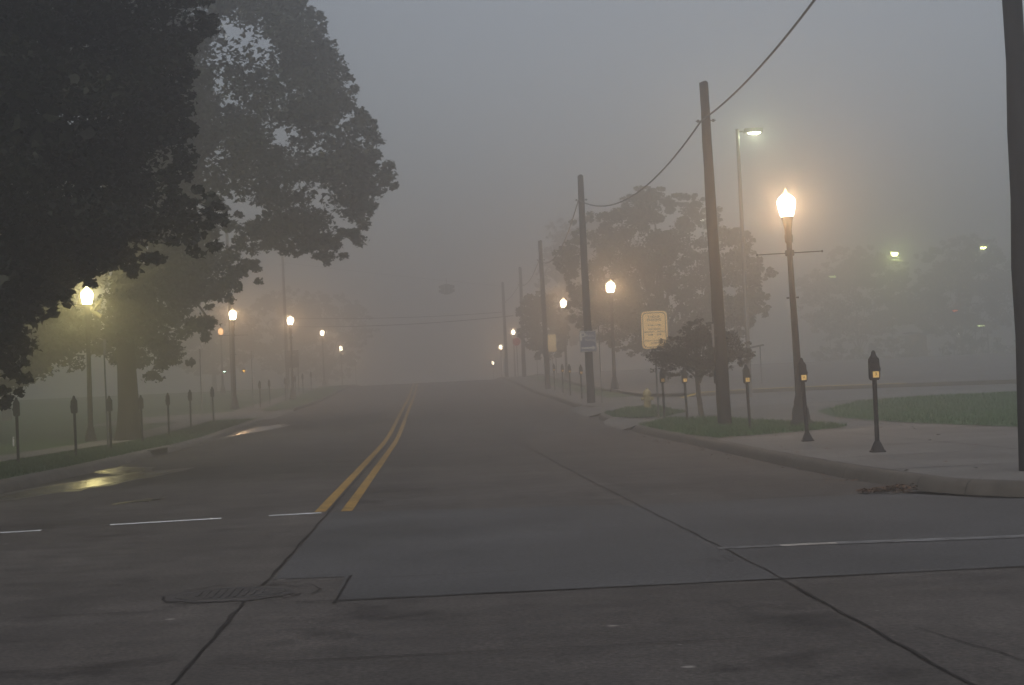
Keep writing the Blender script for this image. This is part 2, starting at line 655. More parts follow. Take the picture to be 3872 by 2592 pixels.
# pavements
arc_r2 = [(9.45 - 3.81 * math.cos(t), 19.5 - 3.81 * math.sin(t)) for t in np.linspace(math.pi / 2, 0, 10)]
pv = drape('pavement', [(70, 15.69)] + arc_r2 + [(5.55, 22), (5.53, 26), (5.61, 30), (5.75, 37), (5.79, 44), (5.80, 48.3), (5.45, 48.6), (5.45, 54.0), (5.82, 54.6),
                   (5.86, 58), (5.9, 59.3), (5.5, 59.6), (5.5, 67.4), (6.14, 67.9), (6.14, 74), (6.29, 90), (6.39, 115), (6.39, 230), (9.2, 230),
                   (9.2, 57.4), (70, 57.4)], .0, M['pavement'], step=.9, ramp=True)
# expansion joints across the right pavement
for k, yy in enumerate([21.0, 24.6, 28.2, 31.8, 35.0]):
    strip('pavement_joint', [(5.7, yy), (11.2, yy + .25)], .035, .1535, M['joint'], .006, k)
strip('pavement_joint', [(8.6, 17.6), (8.55, 24), (8.6, 35)], .02, .1535, M['joint'], .004, 77)
# car park
drape('parking_lot', [(9.0, 55.5), (75, 55.5), (75, 62), (24, 69.4), (18.6, 71.6), (13.5, 74), (9.0, 74)], .10, M['lot'], step=3.0)
drape('parking_lot', [(11.0, 72.2), (13.4, 72.75), (18.5, 70.4), (24, 67.7), (75, 56), (140, 56), (140, 240), (9.3, 240), (9.3, 76)], .26, M['lot'], step=4.0)
big = [(-.02, -.1), (0, 0), (.01, .14), (.03, .23), (.06, .262), (.08, .27), (.30, .27), (.30, -.1)]
kerb('kerb', [(75, 55.6), (24, 67.35), (19.6, 69.55)], 1, M['kerb'], prof=big)
kerb('kerb', [(19.6, 69.55), (18.45, 70.05), (13.4, 72.35), (11.6, 72.2, 1), (10.6, 71.4, .3)], 1, [M['kerb'], M['kerb_yellow']], prof=big, paint=True, d=.8)

# lawns
R1 = [(5.86, 48.2), (5.83, 44), (5.80, 38), (5.95, 35.4), (7.4, 36.4), (9.2, 38.2), (9.75, 39.6), (9.65, 41.9), (8.9, 46.5), (8.6, 49.3), (7.2, 51.8), (6.4, 50)]
R2 = [(6.2, 54.2), (5.9, 55.2), (5.93, 58.6), (6.3, 60.0), (7.1, 61.9), (8.2, 62.4), (8.3, 55.4), (7.2, 53.0)]
R3 = [(11.5, 50.6), (10.95, 45.9), (11.1, 40.5), (11.4, 36.3), (11.73, 33.3), (14, 30), (30, 28), (69, 28), (69, 57.0), (20.2, 57.2), (16.9, 57.1), (14.1, 55.7), (12.2, 51.9)]
R4 = [(7.9, 76), (9.15, 76), (9.15, 150), (7.9, 150)]
for poly in (R1, R2, R3, R4):
    drape('lawn', poly, .012, M['lawn'], step=1.5, ramp=True)
arc_l2 = [(-12.4 + 4.81 * math.cos(t), 24 + 4.81 * math.sin(t)) for t in np.linspace(-math.pi / 2, 0, 8)]
drape('lawn', [(-70, 19.19)] + arc_l2 + [(-7.46, 29), (-7.41, 36), (-7.64, 47), (-7.69, 63), (-7.54, 76.6), (-7.7, 78.0), (-14.2, 79.0), (-14.2, 91.0),
              (-7.6, 91.4), (-7.43, 92.6), (-7.39, 102), (-7.24, 128), (-7.19, 230), (-120, 230), (-120, 19.19)], .15, M['lawn'], step=3.0)
drape('driveway', [(-7.25, 78.2), (-7.25, 91.2), (-14.3, 90.8), (-16, 90.6), (-16, 79.4), (-14.3, 79.2)], .012, M['walk'], step=1.0, ramp=True)
drape('pavement', [(-10.5, 22), (-10.45, 52), (-10.1, 64), (-9.9, 72), (-9.9, 79.1), (-11.4, 79.1), (-11.5, 66), (-11.9, 52), (-12.0, 22)], .175, M['walk'], step=2.5)
drape('pavement', [(-9.0, 91.2), (-9.6, 110), (-9.6, 200), (-11.0, 200), (-11.0, 110), (-10.5, 91.2)], .175, M['walk'], step=3)

# painted lines
strip('centre_line', [(-1.37, 20.42), (-1.37, 240)], .135, .004, M['yellow'], d=2)
strip('centre_line', [(-1.05, 20.32), (-1.05, 240)], .135, .004, M['yellow'], d=2)
for x0, x1, y0, y1, m_ in ((-5.4, -4.45, 19.42, 19.55, 'white'), (-3.75, -2.5, 19.92, 20.12, 'white'), (-1.95, -1.34, 20.16, 20.24, 'white')):
    strip('stop_line', [(x0, y0), (x1, y1)], .17, .005, M[m_], d=.3)
strip('stop_line', [(2.25, 13.64), (2.75, 13.60)], .15, .009, M['white_worn'], d=.3)
strip('stop_line', [(2.75, 13.60), (3.2, 13.57)], .15, .009, M['white_half'], d=.3)
strip('stop_line', [(3.2, 13.57), (5.3, 13.28)], .22, .009, M['white_worn'], d=.3)

# sealed joints, cracks
strip('road_joint', [(-1.30, 4), (-1.31, 11.6)], .021, .008, M['joint'], .012, 1, .35)
strip('road_joint', [(-1.28, 12.6), (-1.26, 20), (-1.22, 60), (-1.22, 120)], .018, .008, M['joint'], .01, 2, .5)
strip('road_joint', [(2.22, 4), (2.3, 12), (2.22, 25), (2.2, 50)], .016, .008, M['joint'], .01, 4, .35)
strip('road_joint', [(-.95, 11.42), (2.2, 11.38), (8, 11.3)], .016, .008, M['joint'], .012, 5, .35)
strip('road_joint', [(-.66, 12.95), (-.69, 11.25)], .02, .0085, M['joint'], .006, 6, .3)
strip('road_joint', [(-5, 11.2), (-2.05, 11.36)], .013, .008, M['joint_faint'], .01, 7, .3)
strip('road_joint', [(-1.3, 8.9), (.4, 8.86), (1.6, 8.84)], .014, .008, M['joint_faint'], .012, 8, .3)
strip('road_joint', [(-5, 9.1), (-1.5, 9.0)], .012, .008, M['joint_faint'], .012, 9, .3)
strip('road_joint', [(-5.2, 24.5), (-4.8, 40), (-4.9, 70)], .014, .006, M['joint_faint'], .012, 10, .5)
strip('road_joint', [(-1.2, 33), (5.3, 33.1)], .014, .006, M['joint_faint'], .012, 11, .5)
strip('road_joint', [(-7.0, 45), (5.3, 45.2)], .014, .006, M['joint_faint'], .012, 12, .5)
strip('road_joint', [(-1.25, 12.62), (-1.0, 12.72), (.6, 12.7)], .012, .0085, M['joint_faint'], .012, 13, .3)
strip('road_joint', [(2.6, 6), (2.7, 7.6), (2.5, 8.9)], .008, .006, M['joint_faint'], .02, 14, .25)
strip('road_joint', [(-4.9, 14.0), (-3.0, 14.1)], .012, .006, M['joint_faint'], .012, 15, .3)

# puddles along the left gutter
mp = bpy.data.materials.new('shallow puddle water')
mp.use_nodes = True
_b = mp.node_tree.nodes['Principled BSDF']
_b.inputs['Base Color'].default_value = (.03, .028, .024, 1)
_b.inputs['Roughness'].default_value = .2
_b.inputs['IOR'].default_value = 1.33
_n = mp.node_tree.nodes.new('ShaderNodeTexNoise')
_n.inputs['Scale'].default_value = 1.6
_tc = mp.node_tree.nodes.new('ShaderNodeTexCoord')
_mp = mp.node_tree.nodes.new('ShaderNodeMapping')
_mp.inputs['Scale'].default_value = (1, .35, 1)
mp.node_tree.links.new(_tc.outputs['Object'], _mp.inputs['Vector'])
mp.node_tree.links.new(_mp.outputs['Vector'], _n.inputs['Vector'])
_bp = mp.node_tree.nodes.new('ShaderNodeBump')
_bp.inputs['Strength'].default_value = .5
_bp.inputs['Distance'].default_value = .05
mp.node_tree.links.new(_n.outputs['Fac'], _bp.inputs['Height'])
mp.node_tree.links.new(_bp.outputs['Normal'], _b.inputs['Normal'])
M['water'] = mp
M['damp'] = mat('damp road', (.040, .037, .034), .42, .35, 5, .25, scale2=1.2)


def puddle(pts, seed):
    rng = random.Random(seed)
    q = []
    for i, p in enumerate(pts):
        n = pts[(i + 1) % len(pts)]
        for k in range(4):
            t = k / 4
            q.append((p[0] + (n[0] - p[0]) * t + rng.uniform(-.05, .05), p[1] + (n[1] - p[1]) * t + rng.uniform(-.12, .12)))
    c = np.mean(pts, axis=0)
    wide = [(c[0] + (x - c[0]) * 1.35 + rng.uniform(-.08, .08), c[1] + (y - c[1]) * 1.28 + rng.uniform(-.2, .2)) for x, y in q]
    drape('damp_patch', wide, .0045, M['damp'], step=60)
    return drape('puddle', q, .008, M['water'], step=60)


puddle([(-7.0, 26.8), (-6.55, 27.4), (-6.1, 28.8), (-5.75, 30.6), (-5.45, 32.8), (-5.35, 35.5), (-6.0, 34.6), (-6.4, 33.2), (-6.9, 30.0)], 1)
puddle([(-6.55, 35.0), (-6.0, 35.8), (-6.3, 37.6), (-7.0, 39.0), (-7.1, 36.8)], 2)
puddle([(-7.2, 62.5), (-6.6, 65), (-6.0, 69), (-6.3, 71.0), (-7.0, 69.5), (-7.3, 66)], 3)
puddle([(-4.45, 24.2), (-4.1, 24.5), (-4.0, 25.2), (-4.3, 24.9)], 4)


# grass blades (nobody could count them)
def grass(label, poly, n, seed, dz, h=.09):
    rng = np.random.default_rng(seed)
    P = np.array(poly)
    lo, hi = P.min(0), P.max(0)
    pts = rng.uniform(lo, hi, (n * 3, 2))
    keep = inside(pts, P)
    pts = pts[keep][:n]
    n = len(pts)
    z = np.array([H(x, y) + lift(x, y) + dz for x, y in pts])
    a = rng.uniform(0, 2 * math.pi, n)
    hh = h * rng.uniform(.5, 1.3, n)
    ww = .012 * rng.uniform(.7, 1.4, n)
    lx, ly = rng.normal(0, .35, n) * hh, rng.normal(0, .35, n) * hh
    V = np.empty((n, 3, 3))
    V[:, 0] = np.stack([pts[:, 0] - np.cos(a) * ww, pts[:, 1] - np.sin(a) * ww, z], 1)
    V[:, 1] = np.stack([pts[:, 0] + np.cos(a) * ww, pts[:, 1] + np.sin(a) * ww, z], 1)
    V[:, 2] = np.stack([pts[:, 0] + lx, pts[:, 1] + ly, z + hh], 1)
    o = raw_mesh('grass', V.reshape(-1, 3), 3, M['blade'])
    tag(o, label, 'grass', kind='stuff')


def inside(pts, P):
    x, y = pts[:, 0], pts[:, 1]
    c = np.zeros(len(pts), bool)
    n = len(P)
    for i in range(n):
        x1, y1 = P[i]
        x2, y2 = P[(i + 1) % n]
        cond = ((y1 > y) != (y2 > y)) & (x < (x2 - x1) * (y - y1) / (y2 - y1 + 1e-12) + x1)
        c ^= cond
    return c


def raw_mesh(name, V, k, m, parent=None, smooth=False):
    n = len(V) // k
    me = bpy.data.meshes.new(name)
    me.vertices.add(len(V))
    me.vertices.foreach_set('co', np.ascontiguousarray(V, dtype=np.float32).ravel())
    me.loops.add(n * k)
    me.loops.foreach_set('vertex_index', np.arange(n * k, dtype=np.int32))
    me.polygons.add(n)
    me.polygons.foreach_set('loop_start', np.arange(0, n * k, k, dtype=np.int32))
    me.materials.append(m)
    me.update(calc_edges=True)
    me.validate()
    o = bpy.data.objects.new(name, me)
    COL.objects.link(o)
    if parent:
        o.parent = parent
    return o


grass('short grass between the kerb and the right pavement around the wooden pole', R1, 9000, 1, .01)
grass('short grass around the yellow hydrant on the right', R2, 4000, 2, .01)
grass('short grass of the wide lawn on the right', [(11.0, 45.9), (11.15, 40.5), (11.45, 36.3), (11.8, 33.3), (22, 32), (22, 57), (14.1, 55.6), (12.2, 51.8)], 16000, 3, .01)
grass('short grass strip along the left kerb under the trees', [(-7.7, 30), (-7.6, 36), (-7.8, 47), (-7.85, 63), (-7.7, 76), (-9.7, 76), (-9.9, 64), (-10.3, 52), (-10.3, 30)], 14000, 4, .0, .065)

# fallen leaves by the corner kerb
_rng = np.random.default_rng(5)
_n = 260
_t = _rng.beta(1.2, 1.6, _n)
_c = np.stack([4.80 + .52 * _t + _rng.normal(0, .03, _n), 19.15 - .40 * _t + _rng.normal(0, .06, _n), .008 + _rng.uniform(0, .07, _n) * (.3 + _t)], 1)
_V = np.empty((_n, 4, 3))
for _k, (_u, _v) in enumerate(((-1, -.5), (.9, -.7), (1.1, .6), (-.7, .8))):
    _a = _rng.uniform(0, 6.28, _n) if _k == 0 else _a
    _V[:, _k, 0] = _c[:, 0] + .024 * (_u * np.cos(_a) - _v * np.sin(_a))
    _V[:, _k, 1] = _c[:, 1] + .024 * (_u * np.sin(_a) + _v * np.cos(_a))
    _V[:, _k, 2] = _c[:, 2] + _rng.uniform(0, .03, _n)
_o = raw_mesh('fallen_leaves', _V.reshape(-1, 3), 4, M['leaflitter'])
tag(_o, 'brown leaves drifted against the right corner kerb', 'leaves', kind='stuff')


_n = 170
_p = np.concatenate([np.stack([_rng.uniform(5.0, 5.36, 70), _rng.uniform(19, 46, 70)], 1), np.stack([_rng.uniform(5.7, 11, 60), _rng.uniform(18, 44, 60)], 1),
                     np.stack([_rng.uniform(-7.2, -6.2, 40), _rng.uniform(26, 60, 40)], 1)])
_a = _rng.uniform(0, 6.28, _n)
_V = np.empty((_n, 4, 3))
_z = np.array([H(x, y) + (lift(x, y) + .006 if x > 5.6 else .012) for x, y in _p])
for _k, (_u, _v) in enumerate(((-1, -.5), (.9, -.7), (1.1, .6), (-.7, .8))):
    _V[:, _k, 0] = _p[:, 0] + .035 * (_u * np.cos(_a) - _v * np.sin(_a))
    _V[:, _k, 1] = _p[:, 1] + .035 * (_u * np.sin(_a) + _v * np.cos(_a))
    _V[:, _k, 2] = _z + _rng.uniform(0, .02, _n)
tag(raw_mesh('fallen_leaves', _V.reshape(-1, 3), 4, M['leaflitter']), 'scattered single brown leaves on the pavement and in the gutters', 'leaves', kind='stuff')


# ------------------------------------------------------------------ manhole and drain
mh = thing('manhole_cover', 'round iron manhole cover sunk in cracked asphalt on the centre joint', 'manhole', (-1.46, 12.1, 0))
c_ = MB()
c_.lathe([(.30, .004), (.30, .010), (.27, .013), (.0, .013)], 32, cap=False)
for k in range(-4, 5):
    L = math.sqrt(max(0, .25 ** 2 - (k * .055) ** 2))
    c_.box((k * .055, 0, .0155), (.022, 2 * L, .005))
c_.build('lid', M['iron'], mh)
MB().lathe([(.30, .009), (.35, .014), (.38, .014), (.385, .006)], 32, cap=False).build('rim', M['iron'], mh)
r_ = MB()
rr = random.Random(4)
seg = 40
inner = [(.385 * math.cos(2 * math.pi * k / seg), .385 * math.sin(2 * math.pi * k / seg), .0082) for k in range(seg)]
outer = []
for k in range(seg):
    a = 2 * math.pi * k / seg
    R_ = .43 + rr.uniform(-.03, .05)
    outer.append((R_ * math.cos(a), R_ * math.sin(a), .0066))
r_.add(inner + outer, [(k, (k + 1) % seg, seg + (k + 1) % seg, seg + k) for k in range(seg)])
r_.build('asphalt_collar', M['crackfill'], mh)

dr = thing('storm_drain', 'dark storm drain opening in the left kerb', 'drain', (-7.46, 47.2, H(-7.46, 47.2)))
d_ = MB()
for z_, dz_ in ((.165, .03), (.005, .02)):
    d_.box((-.05, 0, z_), (.16, 2.6, dz_), bev=.005)
for y_ in (-1.28, -.43, .43, 1.28):
    d_.box((-.02, y_, .085), (.06, .05, .14))
d_.build('frame', M['iron'], dr)
MB().box((.0, 0, .085), (.012, 2.5, .13)).build('opening', M['joint'], dr)  # solid plate coloured dark for the shade inside the drain


for k, (R_, a0, a1) in enumerate([(.50, 20, 140), (.56, 60, 115), (.47, 170, 260), (.53, 275, 345), (.62, 340, 400)]):
    strip('road_crack', [(-1.46 + R_ * math.cos(rad(a)), 12.1 + R_ * 1.15 * math.sin(rad(a))) for a in np.linspace(a0, a1, 12)], .014, .0088, M['joint'], .012, 60 + k, .12)


# ------------------------------------------------------------------ parking meters
def make_meter(label, flared, sticker, num, loc):
    t = thing('parking_meter', label, 'parking meter', loc, 0,
              'parking meters along the right kerb' if sticker else 'parking meters along the left kerb')
    MB().tube([(0, 0, -.05), (0, 0, .6), (0, 0, 1.13)], .036, 12).build('post', M['black'], t)
    if flared:
        p = MB()
        p.lathe([(.145, 0), (.145, .025), (.125, .03), (.062, .15), (.048, .17), (.037, .19)], 4, cap=True)
        p.build('base', M['black'], t, smooth=False)
    h = MB()
    # housing: outline in x,z with rounded shoulders and the coin-return bulge, thickness in y
    out = [(-.052, 1.10), (.052, 1.10), (.070, 1.125), (.076, 1.15), (.080, 1.235), (.086, 1.25), (.086, 1.285), (.076, 1.315), (.072, 1.38), (.070, 1.42),
           (.062, 1.437), (-.062, 1.437), (-.070, 1.42), (-.072, 1.38), (-.073, 1.3), (-.074, 1.15), (-.070, 1.125)]
    h.prism(out, -.058, .058)
    h.build('housing', M['meter'], t, smooth=False)
    d = MB()
    d.lathe([(.066, 1.437), (.064, 1.45), (.046, 1.475), (.036, 1.50), (.034, 1.52), (.022, 1.545), (.004, 1.556)], 14, sy=.86)
    dm = d.build('dome', M['meter'], t)
    # small window in the dome, coin plate, handle
    MB().box((0, -.0605, 1.385), (.085, .005, .05), bev=.002).build('window', M['glassdark'], t)
    MB().tube([(.084, 0, 1.268), (.100, 0, 1.268)], .016, 10).build('handle', M['black'], t)
    if sticker:
        s = MB()
        s.box((.012, -.0600, 1.185), (.094, .004, .094))
        st = s.build('sticker', M['sticker'], t, smooth=False)
        text_mesh(num, .058, M['ink'], 'number', st, (.014, -.0628, 1.192), (math.pi / 2, 0, 0), .0005)
    return t


right_m = [
    (6.77, 25.74, True, '3', 'nearest right-hand parking meter on the concrete, flared base and amber sticker'),
    (6.95, 31.38, True, '2', 'second parking meter on the concrete beside the tall lit lamp post'),
    (7.43, 39.6, False, '2', 'parking meter in grass between the wooden pole and the tall lamp post'),
    (7.55, 44.6, False, '3', 'parking meter in grass half hidden by the left edge of the wooden pole'),
    (7.35, 48.8, False, '2', 'parking meter in grass just left of the small dark tree trunk'),
    (7.02, 51.2, False, '3', 'parking meter in grass under the cream parking sign'),
    (6.86, 77.2, False, '2', 'faint parking meter right beside the pole with the blue sign'),
    (6.93, 84.2, False, '3', 'faint parking meter, third from the left of the four beyond the blue sign'),
    (7.1, 91.0, False, '2', 'faint parking meter, second from the left of the four beyond the blue sign'),
    (7.2, 98.4, False, '3', 'faint parking meter nearest the third wooden pole on the right'),
]
proto_s = None
for i, (x, y, fl, num, lab) in enumerate(right_m):
    z = H(x, y) + .15
    if fl or proto_s is None:
        t = make_meter(lab, fl, True, num, (x, y, z))
        if not fl:
            proto_s = t
    else:
        t = copy_tree(proto_s)
        t.location = (x, y, z)
        t['label'] = lab
        t['group'] = 'parking meters along the right kerb'
    t.rotation_euler = (rad(random.Random(i).uniform(-.6, .6)), rad([.2, -1.6, -1.4, -.3, -1.4, -.5, .3, -.3, .4, 0][i]), rad(random.Random(i + 40).uniform(-4, 4)))

left_m = [
    (-9.88, 41.3, 'leftmost parking meter on the left lawn, close to the picture edge'),
    (-9.05, 43.9, 'parking meter on the left lawn just left of the yellow lamp post'),
    (-9.3, 50.0, 'parking meter close beside the slim sign post near the big trunk'),
    (-9.5, 56.6, 'parking meter just right of the big olive trunk'),
    (-9.6, 63.0, 'second parking meter right of the big olive trunk'),
    (-9.7, 69.5, 'third parking meter right of the big olive trunk'),
    (-9.55, 75.6, 'parking meter at the far tip of the near left grass strip'),
    (-9.6, 97.0, 'misty parking meter beside the second slim sign post on the left'),
    (-9.9, 106.0, 'misty parking meter just right of the second slim sign post on the left'),
    (-9.6, 114.0, 'very faint parking meter left of the third lamp on the left'),
    (-9.6, 122.5, 'very faint parking meter just beyond the third lamp on the left'),
    (-9.6, 130.0, 'barely visible parking meter second beyond the third lamp on the left'),
    (-9.5, 137.5, 'barely visible farthest parking meter on the left near the crest'),
]
proto_l = None
for i, (x, y, lab) in enumerate(left_m):
    z = H(x, y) + .15
    if proto_l is None:
        t = proto_l = make_meter(lab, False, False, '', (x, y, z))
    else:
        t = copy_tree(proto_l)
        t.location = (x, y, z)
        t['label'] = lab
    t.rotation_euler = (0, rad(random.Random(i + 9).uniform(-.5, .7)), math.pi + rad(random.Random(i + 70).uniform(-8, 8)))


# ------------------------------------------------------------------ acorn street lamps
def make_lamp(label, loc, globe='globe_warm', cap='cap_warm', power=900, col=WARM):
    t = thing('street_lamp', label, 'street lamp', loc, 0, 'acorn street lamps along the street')
    b = MB()
    b.lathe([(.27, -.05), (.27, .10), (.24, .14), (.225, .17), (.20, .40), (.17, .48), (.15, .52), (.15, .60), (.125, .66), (.115, .74)], 8)
    b.build('base', M['black'], t)
    p = MB()
    p.lathe([(.098, .74), (.064, 4.45)], 12)
    p.lathe([(.095, 4.14), (.11, 4.16), (.11, 4.26), (.095, 4.28)], 12, cap=True)
    p.build('post', M['black'], t)
    n = MB()
    n.lathe([(.075, 4.45), (.095, 4.50), (.10, 4.62), (.085, 4.68), (.09, 4.80), (.12, 4.98), (.14, 5.06), (.145, 5.10)], 14)
    n.build('fitter', M['black'], t)
    g = MB()
    g.lathe([(.145, 5.10), (.165, 5.16), (.205, 5.32), (.222, 5.44), (.215, 5.50), (.17, 5.57), (.11, 5.62)], 20)
    g.build('globe', M[globe], t)
    c = MB()
    c.lathe([(.105, 5.622), (.085, 5.66), (.045, 5.69), (.028, 5.71), (.034, 5.735), (.018, 5.76), (.004, 5.80)], 14)
    c.build('finial', M[cap], t)
    a = MB()
    a.tube([(-.80, 0, 4.21), (.80, 0, 4.21)], .013, 6)
    for sx in (-1, 1):
        a.lathe([(.004, -.03), (.024, -.01), (.024, .01), (.004, .03)], 8, c=(sx * .80, 0, 4.21))
    a.build('banner_arm', M['black'], t)
    for sx in (-1, 1):
        MB().tube([(sx * .085, 0, 3.12), (sx * .15, 0, 3.12)], .02, 6).build('bracket', M['black'], t)
    if power:
        lamp_light(t, 5.36, power, col)
    return t


right_l = [
    (8.95, 41.0, 'tall lit acorn street lamp with thin banner arms, nearest on the right'),
    (9.5, 87.5, 'second lit acorn lamp on the right, glowing in front of the big misty tree'),
    (9.55, 118.5, 'third lit acorn lamp on the right, between the two misty wooden poles'),
    (9.2, 183.0, 'fourth lit acorn lamp on the right, small, beyond the crest'),
    (9.1, 214.5, 'fifth lit acorn lamp on the right, tiny, lower than the fourth'),
    (9.55, 254.0, 'last faint speck of an acorn lamp on the right, almost at road level'),
]
left_l = [
    (-12.12, 61.4, 'bright yellow acorn lamp under the dark leaves on the left'),
    (-11.15, 98.0, 'second lit acorn lamp on the left with a thin banner arm'),
    (-9.35, 117.0, 'third lit acorn lamp on the left with a dark sign below'),
    (-10.5, 171.0, 'fourth lit acorn lamp on the left beyond the crest'),
    (-10.6, 208.0, 'fifth lit acorn lamp on the left, small and white'),
    (-10.5, 245.0, 'last faint speck of an acorn lamp on the left'),
]
lamp_proto = None
for i, (x, y, lab) in enumerate(right_l + left_l):
    z = H(x, y) + (-.08 if i == 6 else .15)
    arms = i in (0, 7)
    yellow = i == 6
    if yellow:
        t = make_lamp(lab, (x, y, z), 'globe_yellow', 'globe_yellow', 880, (1.0, .84, .33))
    elif lamp_proto is None:
        t = lamp_proto = make_lamp(lab, (x, y, z))
    else:
        t = copy_tree(lamp_proto, () if arms else ('banner_arm', 'bracket'))
        t.location = (x, y, z)
        t['label'] = lab
    t.rotation_euler = (0, rad([-1.1, .3, 0, 0, 0, 0, .6, .9, .3, 0, 0, 0][i]), 0)
    if yellow:
        for ch in list(t.children):
            if ch.name.startswith(('banner_arm', 'bracket')):
                bpy.data.objects.remove(ch)
t = make_lamp('small dim orange acorn lamp low behind the second lamp on the left', (-18.1, 150.5, H(-18.1, 150.5) + .15), 'globe_dim', 'globe_dim', 0)
for ch in list(t.children):
    if ch.name.startswith(('banner_arm', 'bracket')):
        bpy.data.objects.remove(ch)


# ------------------------------------------------------------------ wooden utility poles and cables
def wood_pole(label, x, y, h, r0, r1, lean=0.0, seed=0, name='utility_pole', group='wooden utility poles on the right', bolt=8.0):
    z = H(x, y) + .1
    t = thing(name, label, 'utility pole', (x, y, z), seed, group)
    rng = random.Random(seed)
    n = 12
    pts, rs = [], []
    for k in range(n + 1):
        s_ = k / n
        pts.append((rng.uniform(-.012, .012), rng.uniform(-.012, .012), h * s_))
        rs.append(r0 + (r1 - r0) * s_ + rng.uniform(-.006, .006))
    pts.append((0, 0, h + .03))
    rs.append(r1 * .6)
    MB().tube(pts, rs, 14).build('shaft', M['wood'], t)
    b = MB()
    b.tube([(-.26, 0, bolt), (.26, 0, bolt)], .014, 6)
    b.box((.2, 0, bolt), (.05, .07, .07), bev=.005)
    b.box((-.2, 0, bolt), (.05, .07, .07), bev=.005)
    b.build('cable_bolt', M['iron'], t)
    t.rotation_euler = (0, rad(lean), rad(0))
    return t


poles = [
    (6.88, 19.4, 9.6, .125, .108, .75, 8.7, 'dark wooden utility pole cut off by the right picture edge'),
    (7.59, 43.9, 9.0, .185, .115, -.9, 8.0, 'tall wooden utility pole in the grass beside the small tree'),
    (6.65, 70.5, 9.5, .175, .12, -.2, 8.5, 'wooden utility pole carrying the blue parking sign'),
    (7.10, 102.5, 9.0, .17, .12, -.6, 7.85, 'third misty wooden utility pole up the right side'),
    (7.80, 140.5, 9.1, .17, .12, .4, 7.7, 'fourth faint wooden utility pole up the right side'),
    (7.3, 161.0, 9.1, .17, .12, .0, 7.2, 'farthest barely visible wooden utility pole on the right'),
]
tops = []
for i, (x, y, h, r0, r1, ln, bz, lab) in enumerate(poles):
    wood_pole(lab, x, y, h, r0, r1, ln, i + 1, bolt=bz)
    tops.append(Vector((x + math.sin(rad(ln)) * bz - .12, y, H(x, y) + .1 + bz)))
wood_pole('tall thin utility pole showing faintly above the second left lamp', -13.95, 122, 13.6, .16, .1, 0, 21, group='utility poles far on the left', bolt=13)
wood_pole('faint utility pole standing above the third left lamp', -12.4, 150, 11.7, .16, .1, 0, 22, group='utility poles far on the left', bolt=11)


def cable(label, a, b, sag, r, n=28):
    pts = [a.lerp(b, k / n) - Vector((0, 0, 4 * sag * (k / n) * (1 - k / n))) for k in range(n + 1)]
    o = MB().tube(pts, r, 6).build('cable', M['cable'])
    tag(o, label, 'cable', 'overhead cables')
    return o


labs = ['thick overhead cable from the picture top down to the tall wooden pole',
        'sagging cable between the tall pole and the pole with the blue sign',
        'thin sagging cable between the second and third misty poles',
        'faint cable between the third and fourth misty poles',
        'faintest cable to the farthest right pole']
for i in range(5):
    cable(labs[i], tops[i], tops[i + 1], [.55, 1.0, 1.05, .6, .3][i], .024)
pa = Vector((-12.4, 150, H(-12.4, 150) + 6.4))
pb = Vector((7.3, 161, H(7.3, 161) + 6.4))
cable('upper of two faint wires crossing high over the street', pa, pb, .25, .03)
cable('lower of two faint wires crossing over the street', pa - Vector((0, 0, .75)), Vector((7.10, 140, H(7.1, 102) + 6.3)), .3, .03)


# ------------------------------------------------------------------ signs
def rounded(w_, h_, r, n=5, notch=False):
    pts = []
    for cx_, cz_, a0 in ((w_ / 2 - r, h_ / 2 - r, 0), (-w_ / 2 + r, h_ / 2 - r, 90), (-w_ / 2 + r, -h_ / 2 + r, 180), (w_ / 2 - r, -h_ / 2 + r, 270)):
        for k in range(n + 1):
            a = rad(a0 + 90 * k / n)
            pts.append((cx_ + r * math.cos(a), cz_ + r * math.sin(a)))
    return pts


def frame_strip(w_, h_, r, t_, y0, y1):
    mb = MB()
    o = rounded(w_, h_, r)
    i_ = rounded(w_ - 2 * t_, h_ - 2 * t_, max(.01, r - t_ * .4))
    n = len(o)
    vs = [(x, y0, z) for x, z in o] + [(x, y0, z) for x, z in i_] + [(x, y1, z) for x, z in o] + [(x, y1, z) for x, z in i_]
    fs = []
    for k in range(n):
        k2 = (k + 1) % n
        fs += [(k, k2, n + k2, n + k), (2 * n + k, 3 * n + k, 3 * n + k2, 2 * n + k2), (k, 2 * n + k, 2 * n + k2, k2), (n + k, n + k2, 3 * n + k2, 3 * n + k)]
    return mb.add(vs, fs)


UP = (math.pi / 2, 0, 0)
x, y = 7.03, 52.6
t = thing('parking_sign', 'cream parking rules sign with rounded corners and dark border on a post', 'sign', (x, y, H(x, y) + .15), rad(-6))
MB().tube([(0, .03, -.1), (0, .03, 3.2)], .03, 8).build('post', M['greypole'], t)
pn = MB().prism(rounded(.80, 1.16, .13), -.012, .0).build('panel', M['signcream'], t, smooth=False, loc=(0, 0, 2.73))
frame_strip(.72, 1.08, .12, .022, -.0155, -.0125).build('border', M['inkbrown'], pn, smooth=False)
for tx, z_, s_ in (('2 HOUR', .40, .105), ('PARKING', .31, .105), ('8 AM - 5 PM', .145, .075), ('ENFORCED', .02, .075), ('MONDAY - FRIDAY', -.065, .075),
                   ('8AM     5PM', -.15, .08), ('SUNDAYS & HOLIDAYS', -.33, .062), ('EXEMPT', -.41, .07)):
    text_mesh(tx, s_, M['inkbrown'], 'lettering', pn, (0, -.0140, z_), UP, .0006)

